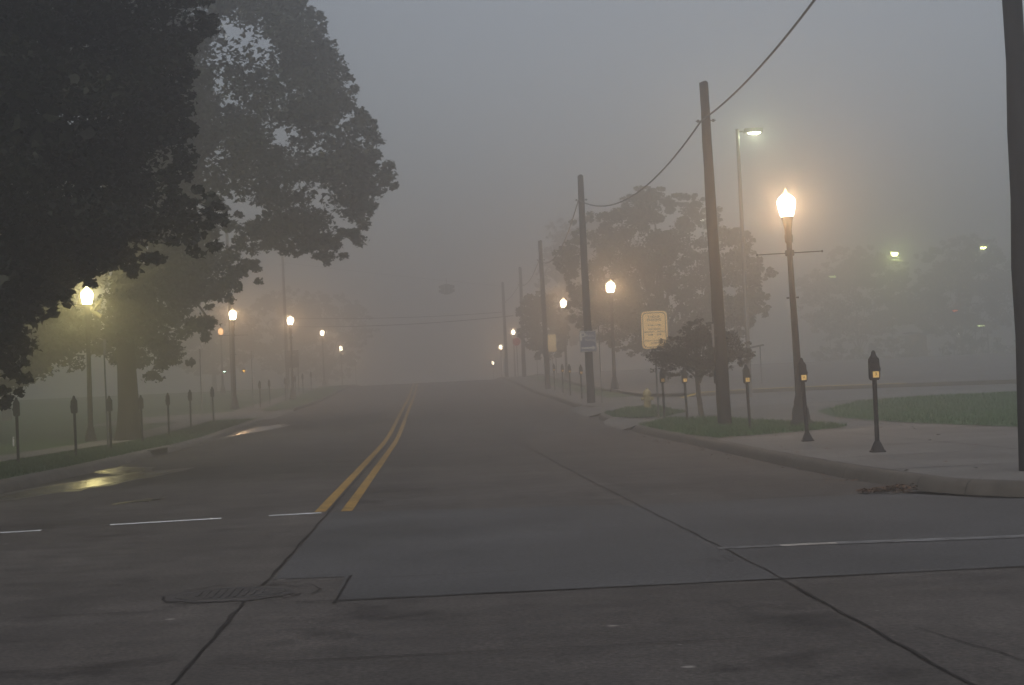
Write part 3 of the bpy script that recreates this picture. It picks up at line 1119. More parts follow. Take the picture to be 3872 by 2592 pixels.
x, y = 6.60, 70.2
t = thing('public_parking_sign', 'blue public parking sign with white P and arrow on the wooden pole', 'sign', (x, y, H(x, y) + 2.27), rad(2))
pn = MB().prism(rounded(.68, .86, .03), -.012, .0).build('panel', M['signblue'], t, smooth=False, loc=(0, 0, .43))
frame_strip(.66, .84, .03, .018, -.0155, -.0125).build('border', M['signwhite'], pn, smooth=False)
text_mesh('P', .50, M['signwhite'], 'lettering', pn, (-.21, -.014, .19), UP, .0006)
text_mesh('Public', .15, M['signwhite'], 'lettering', pn, (.10, -.014, .24), UP, .0006)
text_mesh('Parking', .14, M['signwhite'], 'lettering', pn, (.08, -.014, .06), UP, .0006)
ar = MB()
ar.prism([(-.28, -.235), (.18, -.235), (.18, -.17), (.30, -.265), (.18, -.36), (.18, -.295), (-.28, -.295)], -.0155, -.0125)
ar.build('arrow', M['signwhite'], pn, smooth=False)

x, y = 7.36, 43.8
t = thing('traffic_sign', 'narrow sign seen edge on, fixed to the left of the tall wooden pole', 'sign', (x, y, H(x, y) + 2.2), rad(86))
MB().prism(rounded(.46, .60, .04), -.006, .006).build('panel', M['signback'], t, smooth=False, loc=(-.05, 0, .3))
MB().box((.0, -.05, .3), (.05, .1, .04)).build('bracket', M['iron'], t)


def sign_post(label, x, y, h, plate=True, ry=86, group='slim sign posts'):
    t = thing('sign_post', label, 'sign post', (x, y, H(x, y) + .1), rad(ry), group)
    p = MB()
    p.box((0, 0, h / 2), (.05, .035, h))
    p.build('post', M['greypole'], t)
    if plate:
        MB().prism(rounded(.31, .46, .03), -.024, -.019).build('plate', M['signback'], t, smooth=False, loc=(0, 0, h - .26))
    return t


sign_post('slim sign post standing between the yellow lamp post and the big trunk', -9.72, 51.8, 3.35).rotation_euler[1] = rad(-.8)
sign_post('slim misty sign post between the trunk and the second left lamp', -11.2, 84.3, 3.4)
sign_post('slim misty sign post with a meter at its foot, left of the third lamp', -10.05, 97.5, 3.3)
sign_post('thin post just right of the pole with the blue sign', 6.98, 69.4, 3.2, False)
sign_post('short thin post on the pavement beyond the third wooden pole', 7.55, 119, 1.75, False)

t = sign_post('grey post with a skewed crossbar at the car park entrance', 16.1, 82.2, 2.0, False, 0)
cb = MB()
cb.box((-.38, -.03, 1.92), (1.15, .03, .09), Matrix.Rotation(rad(-9), 3, 'Y'), bev=.004)
cb.box((-.42, -.03, 1.68), (.40, .03, .10), bev=.004)
cb.build('crossbar', M['greypole'], t)

x, y = -9.85, 123.6
t = thing('notice_board', 'dark rectangular sign hanging in the mist under the third left lamp', 'sign', (x, y, H(x, y) + .12))
for sx in (-.42, .42):
    MB().tube([(sx, 0, 0), (sx, 0, 3.4)], .035, 8).build('post', M['greypole'], t)
MB().box((0, -.06, 2.75), (1.0, .06, 1.25), bev=.01).build('panel', M['signdark'], t)
MB().box((.1, -.095, 3.05), (.3, .004, .08)).build('white_strip', M['signwhite'], t)

x, y = 7.2, 138.6
t = thing('stop_sign', 'dull red road sign low beside the fourth misty pole', 'sign', (x, y, H(x, y) + .12))
MB().tube([(0, .03, 0), (0, .03, 3.2)], .03, 8).build('post', M['greypole'], t)
MB().prism([(.34 * math.cos(rad(22.5 + 45 * k)), .34 * math.sin(rad(22.5 + 45 * k))) for k in range(8)], -.01, .01).build('panel', M['signred'], t, smooth=False, loc=(0, 0, 2.95))

x, y = 8.15, 114
t = thing('hanging_banner', 'pale yellow board standing behind the third misty pole', 'board', (x, y, H(x, y) + .15))
for sx in (-.36, .36):
    MB().tube([(sx, 0, 0), (sx, 0, 3.3)], .03, 8).build('post', M['greypole'], t)
MB().box((0, -.05, 2.7), (.82, .04, 1.15), bev=.01).build('panel', M['signcream'], t)

# white marker stake on the left lawn
t = thing('marker_stake', 'thin white stake in the lawn at the left picture edge', 'stake', (-14.5, 60, H(-14.5, 60) + .15))
s_ = MB()
s_.box((0, 0, .16), (.05, .02, .32), bev=.003)
s_.build('stake', M['white_plastic'], t)
MB().box((0, -.012, .27), (.046, .003, .05)).build('reflector', M['signwhite'], t)

# fire hydrant
x, y = 7.7, 60.4
t = thing('fire_hydrant', 'yellow fire hydrant standing in the grass on the right', 'fire hydrant', (x, y, H(x, y) + .15))
b = MB()
b.lathe([(.19, 0), (.19, .04), (.125, .05), (.125, .46), (.15, .47), (.15, .51)], 16)
b.build('barrel', M['hydrant'], t)
b = MB()
b.lathe([(.155, .512), (.15, .55), (.125, .62), (.08, .67), (.04, .69), (.035, .74)], 16)
b.build('bonnet', M['hydrant'], t)
for sx in (-1, 1):
    MB().tube([(sx * .10, 0, .36), (sx * .19, 0, .36), (sx * .192, 0, .36), (sx * .22, 0, .36)], [.055, .055, .068, .06], 12).build('side_nozzle', M['hydrant'], t)
MB().tube([(0, -.10, .36), (0, -.19, .36), (0, -.192, .36), (0, -.225, .36)], [.075, .075, .09, .08], 12).build('front_nozzle', M['hydrant'], t)


# cluster of signal heads hung over the far crossing
z0 = 10.15
t = thing('hanging_beacon', 'faint round cluster of signal heads hung high over the middle of the road', 'traffic beacon', (1.9, 154.6, 10.75))
hb = MB()
hb.tube([(0, 0, .45), (0, 0, 1.0)], .02, 6)
hb.lathe([(.04, .30), (.30, .34), (.30, .42), (.04, .46)], 12)
hb.lathe([(.04, -.50), (.30, -.46), (.30, -.40), (.04, -.36)], 12)
hb.build('hanger', M['iron'], t)
for k in range(4):
    a = math.pi / 2 * k
    hd = MB()
    R_ = Matrix.Rotation(a, 3, 'Z')
    hd.box(R_ @ Vector((0, -.38, -.02)), (.40, .30, .78), R_, bev=.06)
    for zz in (.19, -.17):
        c0 = R_ @ Vector((0, -.52, zz))
        c1 = R_ @ Vector((0, -.72, zz))
        hd.tube([c0, c1], .13, 10)
    hd.build('signal_head', M['greypole'], t)
sw = MB()
pA, pB = Vector((-12.35, 150, 13.4)), Vector((7.3, 161, 11.2))
sw.tube([pA.lerp(pB, k / 16) - Vector((0, 0, .1 * math.sin(math.pi * k / 16))) for k in range(17)], .009, 6)
tag(sw.build('span_wire', M['cable']), 'span wire from which the hanging beacon is held over the road', 'cable', 'overhead cables')

# ------------------------------------------------------------------ car park lights
def lot_light(label, x, y, zt, lens, power, col, lw=.55, lh=.05, left=False, r=.07, grp='car park lights on poles'):
    z0 = H(x, y) + .25
    t = thing('parking_lot_light', label, 'light pole', (x, y, z0), 0, grp)
    h = zt - z0
    MB().tube([(0, 0, -.1), (0, 0, h + .1)], [r * 1.25 * (1 if y < 70 else .42), r * (1 if y < 70 else .42)], 10).build('pole', M['greypole'], t)
    s_ = -1 if left else 1
    hd = MB()
    hd.box((s_ * .14, 0, h - .0), (.28, .07, .06), bev=.01)
    hd.box((s_ * .62, 0, h + .02), (.72, .34, .17), bev=.03)
    hd.build('lamp_head', M['greypole'], t)
    l = MB()
    l.lathe([(.02, -.035 - lh * .5), (lw * .35, -.03 - lh * .45), (lw * .5, -.012), (lw * .5, 0)], 14, c=(s_ * .66, 0, h - .06), sy=.6)
    l.build('lens', M[lens], t)
    if power:
        lamp_light(t, h - .12 - lh * .6, power, col, .03, (s_ * .66, 0))
    return t


lot_light('tall slim light pole with a boxy lit head right of the wooden pole', 12.45, 66, 11.05, 'lens_white', 160, (.9, 1.0, .6), .5, .05)
lot_light('lit car park lamp shining through the top of the big misty tree', 15.8, 115, 13.86, 'lens_greendim', 0, WARM, .6)
lot_light('white car park lamp just left of the tall wooden pole', 17.3, 110, 11.9, 'lens_white', 120, (.9, 1, .8), .6)
lot_light('brightest greenish yellow car park lamp between the two right trees', 49.6, 180, 14.25, 'lens_green', 1000, (.85, 1.0, .32), .8, .75)
lot_light('pale green car park lamp glinting in the left of the two right trees', 44.6, 187.5, 12.4, 'lens_greendim', 0, WARM, .75)
lot_light('yellow green car park lamp near the right picture edge', 59.9, 182, 14.6, 'lens_green', 120, (.85, 1.0, .32), .75, .4)
lot_light('low white lamp near the right picture edge above the railing', 57.6, 177, 5.95, 'lens_greendim', 0, WARM, .85, .03)
lot_light('small yellowish lamp glinting beside the third right lamp', 10.9, 150, 7.35, 'lens_greendim', 0, WARM, .4)


def dot_light(label, x, y, zt, lens, w_=.2, h_=.1):
    z0 = H(x, y) + .2
    t = thing('signal_light', label, 'signal light', (x, y, z0), 0, 'small coloured lights far in the mist')
    h = zt - z0
    MB().tube([(0, .06, -.1), (0, .06, h)], .04, 8).build('pole', M['greypole'], t)
    MB().box((0, .03, h), (w_ + .14, .12, h_ + .16), bev=.02).build('lamp_housing', M['black'], t)
    MB().lathe([(w_ / 2, 0), (w_ * .45, .02), (w_ * .2, .04)], 12).build('lens', M[lens], t, loc=(0, -.035, h))
    t.children[-1].rotation_euler = (math.pi / 2, 0, 0)
    t.children[-1].scale = (1, h_ / w_, 1)
    return t


dot_light('small red light between the trunks of the right tree', 56.8, 181, 7.7, 'lens_red', .5, .2)
dot_light('tiny pale light low beside the railing on the right', 55.8, 177, 5.1, 'lens_white', .1, .1)
dot_light('small mint green light left of the second left lamp post', -16.67, 140, 3.87, 'lens_mint', .15, .15)
dot_light('small orange light right of the second left lamp post', -15.1, 140, 3.87, 'lens_orange', .15, .15)

# post with a small box on top, railing, masonry block
x, y = 59.9, 180
t = thing('ticket_machine', 'grey post with a boxy top in front of the railing on the right', 'machine', (x, y, H(x, y) + .2))
MB().tube([(0, 0, 0), (0, 0, 3.0)], .08, 8).build('post', M['greypole'], t)
MB().box((0, 0, 3.5), (.9, .5, 1.2), bev=.04).build('cabinet', M['greypole'], t)
x, y = 63, 191
t = thing('railing', 'grey metal railing in the mist at the right edge', 'railing', (x, y, H(x, y) + .2))
rl = MB()
for z_ in (.7, 1.9):
    rl.box((0, 0, z_), (7.2, .06, .07))
rl.build('rail', M['greypole'], t)
for k in range(5):
    MB().box((-3.4 + 1.7 * k, 0, 1.0), (.08, .08, 2.0)).build('post', M['greypole'], t)
bars = MB()
for k in range(46):
    bars.box((-3.5 + .155 * k, 0, 1.3), (.025, .025, 1.2))
bars.build('bars', M['greypole'], t)
x, y = 53.5, 185
t = thing('utility_shed', 'low dark brown shed among the bushes on the right', 'shed', (x, y, H(x, y) + .2), rad(8))
MB().box((0, 0, 1.65), (1.8, 1.8, 3.3), bev=.01).build('wall', M['brick'], t)
MB().box((0, 0, 3.43), (2.1, 2.1, .14), Matrix.Rotation(rad(7), 3, 'Y'), bev=.02).build('roof', M['greypole'], t)
MB().box((-.05, -.915, .75), (.6, .03, 1.3), bev=.006).build('door', M['greypole'], t)


# ------------------------------------------------------------------ trees
LEAF = {
    'maple': np.array([(0, 0), (.30, .10), (.52, .40), (.27, .48), (0, 1.0), (-.27, .48), (-.52, .40), (-.30, .10)]),
    'oval': np.array([(0, 0), (.26, .35), (.2, .72), (0, 1), (-.2, .72), (-.26, .35)]),
    'clump': np.array([(0, 0), (.55, .2), (.25, .6), (.1, 1.0), (-.45, .7), (-.4, .25)]),
}


def leaves(name, C, R, per, size, shape, m, parent, seed, origin, flat=.65, upbias=.5):
    """leaf faces scattered through clumps (centres C, radii R)"""
    rng = np.random.default_rng(seed)
    n = len(C) * per
    idx = np.repeat(np.arange(len(C)), per)
    d = rng.normal(0, 1, (n, 3))
    d /= np.linalg.norm(d, axis=1)[:, None]
    rr_ = rng.uniform(0, 1, n) ** .45
    p = C[idx] + d * (rr_ * R[idx])[:, None] * np.array([1, 1, flat])
    nrm = rng.normal(0, 1, (n, 3))
    nrm[:, 2] = np.abs(nrm[:, 2]) + upbias
    nrm /= np.linalg.norm(nrm, axis=1)[:, None]
    a = rng.normal(0, 1, (n, 3))
    a[:, 2] -= .5
    u = np.cross(nrm, a)
    u /= np.linalg.norm(u, axis=1)[:, None]
    v = np.cross(u, nrm)
    s = size * rng.uniform(.6, 1.35, n)
    T = LEAF[shape]
    k = len(T)
    V = p[:, None, :] + s[:, None, None] * (T[None, :, 0, None] * u[:, None, :] + (T[None, :, 1, None] - .5) * v[:, None, :])
    # a slight fold along the leaf
    V += (np.abs(T[None, :, 0, None]) * .35 * s[:, None, None]) * nrm[:, None, :]
    V = V.reshape(-1, 3) - np.array(origin)
    return raw_mesh(name, V, k, m, parent)


def edge_dist(pts, P):
    dm = np.full(len(pts), 1e9)
    for i in range(len(P)):
        a, b = P[i], P[(i + 1) % len(P)]
        ab = b - a
        t_ = np.clip(((pts - a) @ ab) / (ab @ ab + 1e-9), 0, 1)
        dm = np.minimum(dm, np.linalg.norm(pts - (a + t_[:, None] * ab), axis=1))
    return dm


def clumps(poly, n, yc, ry, r, seed, holes=(), win=None):
    """clump centres inside a crown outline (x,z) that has real depth along y"""
    rng = np.random.default_rng(seed)
    P = np.array(poly, float)
    lo, hi = P.min(0), P.max(0)
    pts = rng.uniform(lo, hi, (n * 12, 2))
    pts = pts[inside(pts, P)]
    ed = edge_dist(pts, P)
    rad_ = rng.uniform(r[0], r[1], len(pts))
    rad_ = np.minimum(rad_, ed * 1.25 + .12)
    ok = ed > rad_ * .62
    for hx, hz, hr in holes:
        ok &= np.hypot(pts[:, 0] - hx, pts[:, 1] - hz) > hr + rad_ * .6
    if win is not None:
        ok &= (pts[:, 0] > win[0]) & (pts[:, 0] < win[1]) & (pts[:, 1] > win[2]) & (pts[:, 1] < win[3])
    pts, ed, rad_ = pts[ok][:n], ed[ok][:n], rad_[ok][:n]
    yy = yc + rng.uniform(-1, 1, len(pts)) * ry * np.minimum(1, .25 + ed / 3.0)
    return np.stack([pts[:, 0], yy, pts[:, 1]], 1), rad_


def fringe(poly, n, yc, ry, r, seed, out=.22, win=None):
    """small twig-end clumps along the crown outline"""
    rng = np.random.default_rng(seed)
    P = np.array(poly, float)
    Q = np.roll(P, -1, 0)
    L = np.linalg.norm(Q - P, axis=1)
    i = rng.choice(len(P), n, p=L / L.sum())
    t_ = rng.uniform(0, 1, n)[:, None]
    p = P[i] + (Q[i] - P[i]) * t_ + rng.normal(0, out, (n, 2))
    rr_ = rng.uniform(r[0], r[1], n)
    if win is not None:
        k = (p[:, 0] > win[0]) & (p[:, 0] < win[1]) & (p[:, 1] > win[2]) & (p[:, 1] < win[3])
        p, rr_ = p[k], rr_[k]
    return np.stack([p[:, 0], yc + rng.uniform(-1, 1, len(p)) * ry, p[:, 1]], 1), rr_


def thin(C, R, a=-.1965, b=.0622, g=.0058):
    """leave out the few twigs that would hang right before the yellow lamp"""
    k = np.hypot(C[:, 0] / C[:, 1] - a, (C[:, 2] - 1.35) / C[:, 1] - b) > g + .9 * R / C[:, 1]
    return C[k], R[k]


def limb(mb, a, b, r0, r1, seed, wob=.25, n=7, seg=8):
    rng = random.Random(seed)
    a, b = Vector(a), Vector(b)
    pts, rs = [], []
    L = (b - a).length
    for k in range(n + 1):
        t_ = k / n
        p = a.lerp(b, t_) + Vector((rng.uniform(-1, 1), rng.uniform(-1, 1), rng.uniform(-.5, .5))) * wob * L * .08 * math.sin(math.pi * t_)
        p.z += .10 * L * math.sin(math.pi * t_)
        pts.append(p)
        rs.append(r0 + (r1 - r0) * t_ ** .8)
    mb.tube(pts, rs, seg)
    return pts


# the big maple whose crown hangs over the street
ox, oy = -10.47, 59.7
oz = H(ox, oy) + .12
big_t = thing('maple_tree', 'big broad maple with a thick olive trunk, its crown hanging over the street', 'tree', (ox, oy, oz))
tr = MB()
tr.tube([(0, 0, -.2), (0, 0, .15), (.0, 0, .5), (.02, .02, 1.2), (.0, .05, 2.4), (-.03, .1, 3.6), (-.1, .2, 5.5), (-.2, .3, 8.5)],
        [.66, .50, .42, .37, .33, .33, .30, .22], 18)
for k, (e, r0) in enumerate([((3.0, 3.0, 10.5), .2), ((-5, 2, 8.5), .2), ((-4, -3, 7), .17), ((1.0, 0.5, 13.5), .2),
                              ((2.5, 3.5, 4.2), .12), ((-3, 4, 5), .13), ((5.0, 2.0, 12.5), .14)]):
    st = (-.08, .16, (3.4 if k in (5, 6) else 5.6) + .35 * (k % 5))
    P_ = limb(tr, st, e, r0, .03, k + 5)
    for j in (3, 5):
        q = P_[j]
        limb(tr, q, q + Vector((random.Random(k * 7 + j).uniform(-1.5, 2), random.Random(k * 3 + j).uniform(-1.5, 1.5), random.Random(k + j).uniform(.2, 1.8))), .06, .012, k * 9 + j, n=4, seg=5)
tr.build('trunk', M['bark_olive'], big_t)
B_up = [(-4.0, 15.7), (-3.25, 14.1), (-3.0, 13.3), (-2.35, 12.8), (-2.5, 11.9), (-1.75, 10.9), (-1.75, 9.8), (-1.05, 9.15), (-1.8, 8.7), (-1.85, 8.0), (-2.2, 7.5), (-2.15, 7.0),
        (-2.9, 6.9), (-3.5, 6.3), (-4.3, 6.9), (-4.9, 6.45), (-5.5, 6.9), (-6.6, 7.15), (-7.0, 8.2), (-8.0, 8.9), (-8.75, 8.6), (-13, 7.6), (-18, 8), (-19.5, 12), (-18, 16.5), (-14, 19), (-9, 19.6), (-5.2, 18.2)]
holesB = [(-6.05, 14.75, .55), (-6.5, 14.1, .35), (-7.2, 14.6, .25), (-5.35, 14.0, .28), (-6.9, 13.2, .3), (-6.0, 13.0, .3), (-5.1, 13.1, .25), (-6.2, 12.3, .22), (-2.3, 9.9, .25), (-3.4, 10.3, .2),
          (-7.4, 9.6, .4), (-6.6, 8.2, .35), (-3.6, 8.4, .22), (-7.0, 11.6, .22), (-4.6, 9.4, .2), (-7.3, 13.8, .35), (-5.6, 12.6, .3), (-4.7, 12.4, .22), (-6.3, 9.3, .22), (-5.6, 8.1, .25), (-3.0, 7.6, .2), (-2.6, 10.9, .2), (-5.0, 10.7, .18)]
C1, r1_ = clumps(B_up, 300, 60.5, 4.2, (.45, .95), 11, holesB, (-10, 0, 5, 16.6))
C2, r2_ = clumps(B_up, 130, 61.5, 4.5, (.8, 1.5), 12)
B_low = [(-15.5, 6.2), (-12, 6.6), (-9, 8.6), (-7.9, 8.0), (-7.3, 7.0), (-6.9, 6.5), (-6.05, 6.5), (-6.5, 6.05), (-6.95, 5.6), (-7.7, 5.0), (-7.85, 4.4), (-8.0, 4.05), (-8.3, 3.35), (-9.2, 2.95), (-10.1, 2.55),
         (-11.0, 2.75), (-11.5, 3.4), (-12.4, 2.9), (-14.0, 2.4), (-16, 3.0)]
F1, f1_ = fringe(B_up, 420, 60.5, 1.6, (.12, .34), 18, .15, (-9, 0, 5, 16.6))
C4, r4_ = clumps([(-10.9, 3.6), (-10.4, 2.9), (-9.4, 3.1), (-8.2, 4.0), (-7.4, 5.2), (-6.7, 6.4), (-7.2, 7.6), (-7.9, 9.2), (-9.5, 9.3), (-10.9, 8.5), (-10.8, 6.6), (-10.9, 5.0)], 75, 58.6, .7, (.4, .75), 17)
C3, r3_ = clumps(B_low, 150, 64.2, 2.2, (.35, .75), 13, [(-12.6, 5.5, .55)], (-16, -6, 2, 9))
tw = np.linspace(0, 1, 16)
TW = np.stack([-7.75 + 1.6 * tw, 62.5 + .2 * np.sin(9 * tw), 5.45 + 1.02 * tw + .06 * np.sin(17 * tw)], 1)
twr = .30 - .17 * tw
C5, r5_ = clumps([(-17.5, 7), (-13.2, 6.4), (-12.2, 4.6), (-11.6, 4.0), (-12.4, 3.4), (-13.4, 2.9), (-15, 2.1), (-18, 1.2), (-22, 2)], 190, 64.0, 1.6, (.3, .7), 19)
C5, r5_ = thin(C5, r5_, g=.0075)
F3, f3_ = fringe(B_low, 150, 62.8, 1.0, (.12, .32), 20, .18, (-11.4, 0, 2, 9))
C4, r4_ = thin(C4, r4_)
F3, f3_ = thin(F3, f3_)
C3, r3_ = thin(C3, r3_, -.1172, .0500, .0036)
F3, f3_ = thin(F3, f3_, -.1172, .0500, .0030)
C3, r3_ = thin(C3, r3_, -.1216, .0405, .0026)
F3, f3_ = thin(F3, f3_, -.1216, .0405, .0024)
org = (ox, oy, oz)
leaves('crown', np.concatenate([F1, F3, TW]), np.concatenate([f1_, f3_, twr]), 34, .17, 'maple', M['leaf_maple'], big_t, 16, org)
leaves('crown', np.concatenate([C1, C3, C4, C5]), np.concatenate([r1_, r3_, r4_, r5_]), 112, .175, 'maple', M['leaf_maple'], big_t, 14, org)
leaves('crown', C2, r2_, 190, .22, 'maple', M['leaf_maple'], big_t, 15, org)

# the near maple at the left picture edge
ox, oy = -12.2, 30.0
oz = .12
near_t = thing('maple_tree', 'dark near tree filling the upper left corner of the picture', 'tree', (ox, oy, oz))
tr = MB()
tr.tube([(0, 0, -.2), (0, 0, .4), (.05, 0, 1.5), (.0, 0, 3.5), (.1, .1, 6), (.2, .2, 9)], [.62, .48, .42, .38, .33, .22], 16)
for k, (e, r0) in enumerate([((6.5, -1, 5.5), .17), ((5.5, -2.5, 3.6), .13), ((5, 2, 8), .16), ((-4, 1, 8), .16), ((1, -3, 9), .15), ((-2, -3, 5.5), .12), ((7.5, -.5, 8.2), .12), ((4.6, -2, 2.2), .1)]):
    P_ = limb(tr, (.05, 0, 2.9 + .3 * (k % 4)), e, r0, .02, k + 61)
    for j in (3, 5):
        q = P_[j]
        limb(tr, q, q + Vector((random.Random(k * 7 + j).uniform(-1, 1.5), random.Random(k * 3 + j).uniform(-1, 1), random.Random(k + j).uniform(-.4, 1.2))), .05, .01, k * 9 + j, n=4, seg=5)
tr.build('trunk', M['bark'], near_t)
A_p = [(-3.6, 11), (-3.35, 9.0), (-3.45, 8.0), (-3.55, 7.3), (-3.95, 7.0), (-3.75, 6.6), (-3.95, 6.0), (-3.9, 5.4), (-4.15, 5.0), (-4.0, 4.75), (-3.5, 4.7), (-3.35, 4.35), (-3.7, 4.0), (-4.3, 3.85), (-4.8, 3.8), (-5.25, 3.75),
       (-5.75, 3.65), (-6.3, 3.4), (-6.6, 2.9), (-6.75, 2.3), (-7.05, 1.6), (-8, 1.6), (-10, 2.2), (-13, 3), (-18, 5), (-19, 10), (-16, 15), (-11, 17), (-6, 15.5)]
C1, r1_ = clumps(A_p, 330, 28.2, 2.6, (.25, .6), 21, [(-5.62, 3.15, .40)], (-7.6, -3, 1, 9.2))
C2, r2_ = clumps(A_p, 150, 29.5, 4.5, (.8, 1.5), 22, (), (-20, -4.8, 2.5, 18))
org = (ox, oy, oz)
F1, f1_ = fringe(A_p, 560, 28.2, 1.0, (.06, .20), 25, .075, (-7.6, -3, 1.2, 9.2))
F2, f2_ = fringe([(-6.3, 3.3), (-5.9, 3.6), (-5.3, 3.7), (-4.9, 3.85), (-5.2, 4.1), (-6.2, 4.0)], 130, 28.2, .5, (.06, .15), 27, .12)
F1, f1_ = np.concatenate([F1, F2]), np.concatenate([f1_, f2_])
F1, f1_ = thin(F1, f1_, g=.0050)
C1, r1_ = thin(C1, r1_)
C2, r2_ = thin(C2, r2_)
leaves('crown', F1, f1_, 36, .115, 'maple', M['leaf_maple_near'], near_t, 26, org)
leaves('crown', C1, r1_, 200, .115, 'maple', M['leaf_maple_near'], near_t, 23, org)
leaves('crown', C2, r2_, 170, .21, 'clump', M['leaf_maple_near'], near_t, 24, org)


def tree(label, x, y, outline, n, ry, r, per, size, shape, m, th, tr_r, seed, group=None, limbs=7, name='tree', holes=()):
    """outline of the crown in (x,z) relative to the foot of the trunk"""
    z = H(x, y) + .12
    t = thing(name, label, 'tree', (x, y, z), 0, group)
    rng = random.Random(seed)
    ol = np.array(outline, float)
    tm = MB()
    tm.tube([(0, 0, -.2), (0, 0, .1), (rng.uniform(-.05, .05), 0, th * .5), (rng.uniform(-.1, .1), 0, th), (rng.uniform(-.2, .2), 0, ol[:, 1].max() * .75)],
            [tr_r * 1.5, tr_r * 1.15, tr_r, tr_r * .85, tr_r * .25], 10)
    c = ol.mean(0)
    for k in range(limbs):
        q = ol[(k * len(ol)) // limbs]
        e = (c[0] + (q[0] - c[0]) * .75, rng.uniform(-.6, .6) * ry, max(th * 1.1, c[1] + (q[1] - c[1]) * .7))
        limb(tm, (0, 0, th * rng.uniform(.85, 1.15)), e, tr_r * .5, tr_r * .08, seed + k, n=6, seg=6)
    tm.build('trunk', M['bark'], t)
    C, R = clumps(outline, n, 0, ry, r, seed, holes)
    leaves('crown', C, R, per, size, shape, m, t, seed + 1, (0, 0, 0))
    Cf, Rf = fringe(outline, int(n * .9), 0, ry * .5, (r[0] * .35, r[0] * .95), seed + 2, r[0] * .45)
    leaves('crown', Cf, Rf, max(12, per // 4), size, shape, m, t, seed + 3, (0, 0, 0))
    return t


def blob(w_, z0, z1, seed, n=16, irr=.18):
    rng = random.Random(seed)
    return [((w_ / 2) * math.cos(2 * math.pi * k / n) * rng.uniform(1 - irr, 1 + irr),
             (z0 + z1) / 2 + (z1 - z0) / 2 * math.sin(2 * math.pi * k / n) * rng.uniform(1 - irr, 1 + irr * .5)) for k in range(n)]


# small ornamental tree by the wooden pole
tree('small dark round-crowned tree behind the parking meters', 8.05, 50.6,
     [(-1.4, 1.95), (-1.1, 2.35), (-.5, 2.45), (-.3, 2.75), (.1, 2.95), (.45, 2.7), (.8, 2.5), (1.1, 2.4), (1.55, 2.0), (1.4, 1.7), (.95, 1.55), (.5, 1.35), (-.2, 1.45), (-.9, 1.4), (-1.25, 1.6)],
     140, 1.1, (.16, .32), 150, .065, 'oval', M['leaf_small'], 1.25, .075, 31, name='small_tree', limbs=8)
# the big misty tree behind the second right lamp
tree('big misty tree behind the second lamp and the parking sign', 13.4, 97,
     [(-5.4, 6.6), (-5.9, 7.4), (-4.9, 8.2), (-4.3, 9.6), (-3.1, 9.9), (-1.9, 10.0), (-1.5, 11.0), (-.2, 11.2), (.6, 10.5), (2.0, 10.6), (3.2, 9.6), (3.7, 8.8), (5.2, 8.4), (5.0, 7.2), (6.3, 6.1), (5.6, 5.2),
      (5.9, 4.0), (4.6, 2.9), (2.5, 2.3), (0, 1.6), (-2.4, 2.2), (-4.0, 3.2), (-5.2, 4.2), (-4.9, 5.4)],
     360, 4.0, (.3, .95), 170, .15, 'clump', M['leaf_locust'], 2.2, .24, 33, limbs=10, holes=[(2.2, 8.3, .4), (-4.1, 7.6, .35), (3.4, 9.3, .3), (-3.5, 9.2, .2)])
tree('dark small tree beside the third misty wooden pole', 8.3, 121, blob(3.4, 1.6, 6.4, 3), 60, 1.5, (.35, .7), 60, .26, 'clump', M['leaf_maple'], 1.5, .12, 35, 'misty trees far up the right side')
tree('very tall faint tree far up the right side behind the big tree', 17.5, 178, blob(12, 4, 17, 8), 130, 4.5, (.8, 1.6), 60, .45, 'clump', M['leaf_maple'], 4, .35, 37, 'misty trees far up the right side')
# car park trees
tree('left of the two faint layered trees in the car park', 50.5, 198, blob(13.2, 3.4, 14.2, 14, irr=.22), 130, 4.4, (.6, 1.4), 110, .30, 'clump', M['leaf_locust'], 2.2, .12, 41, 'misty trees in the car park', 9)
tree('right of the two faint layered trees in the car park', 62.8, 198, blob(15.8, 3.4, 14.6, 15, irr=.22), 160, 4.8, (.6, 1.5), 110, .30, 'clump', M['leaf_locust'], 2.2, .14, 43, 'misty trees in the car park', 9)
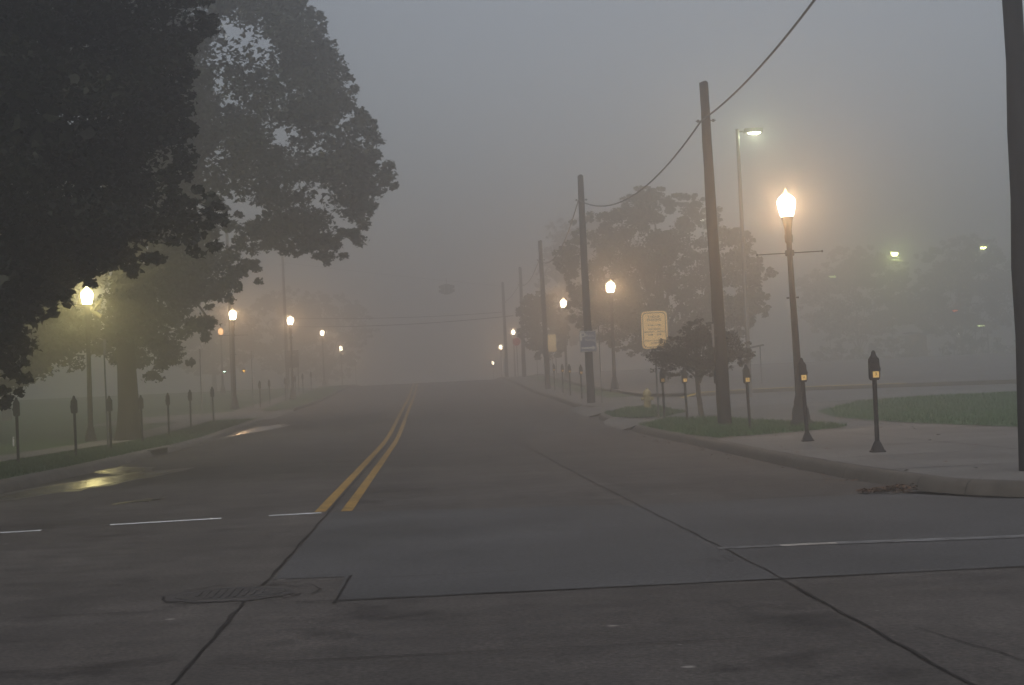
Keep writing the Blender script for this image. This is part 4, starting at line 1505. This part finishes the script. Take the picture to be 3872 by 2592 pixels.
# trees far up the left side, and park trees added to shade the fog
for i, (x, y, w_, z0, z1, lab) in enumerate([(-24, 192, 10, 2.5, 10, 'nearest of the faint trees behind the second left lamp'),
                                             (-17.5, 212, 11, 2.5, 13, 'faint tree behind the third left lamp'),
                                             (-13.5, 226, 11, 2.5, 14, 'faintest tree over the street beyond the left crest'),
                                             (-40, 165, 15, 3, 15, 'shadowy tree far behind the big olive trunk'),
                                             (-17.5, 42, 12, 5.6, 15, 'spreading park tree added for shade, hidden behind the dark near tree'),
                                             (-21, 30, 12, 4.5, 15, 'park tree added for shade out beyond the dark near tree'),
                                             (-25, 50, 13, 4.6, 15, 'unseen tree added for shade beyond the left picture edge'),
                                             (-22.5, 74, 12, 4.6, 15, 'park tree added for shade just behind the yellow lamp'),
                                             (-33, 66, 13, 4.6, 15, 'park tree added for shade left of the yellow lamp'),
                                             (-24, 98, 12, 4.8, 15, 'park tree added for shade past the big trunk'),
                                             (-36, 130, 14, 3, 14, 'shadowy tree behind the yellow lamp on the left')]):
    tree(lab, x, y, blob(w_, z0, z1, i + 50), 90, 3.2, (.6, 1.3), 55, .38, 'clump', M['leaf_maple'], 2.8, .25, 60 + 3 * i, 'misty trees far up the left side')


# bushes along the back of the car park
def bush(label, x, y, w_, h, seed):
    z = H(x, y) + .2
    t = thing('bush', label, 'bush', (x, y, z), 0, 'misty bushes at the back of the car park')
    rng = random.Random(seed)
    st = MB()
    for k in range(6):
        limb(st, (rng.uniform(-.2, .2), 0, -.05), (rng.uniform(-w_ * .35, w_ * .35), rng.uniform(-.4, .4), h * .8), .04, .01, seed + k, n=4, seg=5)
    st.build('stem', M['bark'], t)
    ol = [(-w_ / 2, .05)] + [(-w_ / 2 + w_ * k / 9, h * rng.uniform(.78, 1.05) * (.55 if k in (0, 9) else 1)) for k in range(10)] + [(w_ / 2, .05)]
    C, R = clumps(ol, 40, 0, 1.0, (.35, .6), seed)
    leaves('foliage', C, R, 55, .22, 'clump', M['leaf_hedge'], t, seed + 1, (0, 0, 0))


for i, (x, y, w_, h, lab) in enumerate([(44.4, 182, 6.7, 2.9, 'leftmost low misty bush at the back of the car park'), (50.4, 182, 7.0, 3.3, 'misty bush left of the brown shed'),
                                        (59.0, 182, 7.4, 3.3, 'misty bush right of the brown shed'), (66.5, 182, 7.7, 3.2, 'rightmost misty bush in front of the railing')]):
    bush(lab, x, y, w_, h, 80 + 5 * i)

# ------------------------------------------------------------------ the fog
hz = MB()
hz.box((0, 210, 5.5), (508, 508, 31))
fog = hz.build('haze', [], smooth=False)
fm = bpy.data.materials.new('fog')
fm.use_nodes = True
nt = fm.node_tree
nt.nodes.remove(nt.nodes['Principled BSDF'])
pv_ = nt.nodes.new('ShaderNodeVolumePrincipled')
pv_.inputs['Color'].default_value = (.97, .97, .97, 1)
pv_.inputs['Density'].default_value = 0.0123
pv_.inputs['Anisotropy'].default_value = 0.80
nt.links.new(pv_.outputs['Volume'], nt.nodes['Material Output'].inputs['Volume'])
fog.data.materials.append(fm)
fog['kind'] = 'stuff'
fog['label'] = 'pale even fog filling the whole street'
fog['category'] = 'fog'
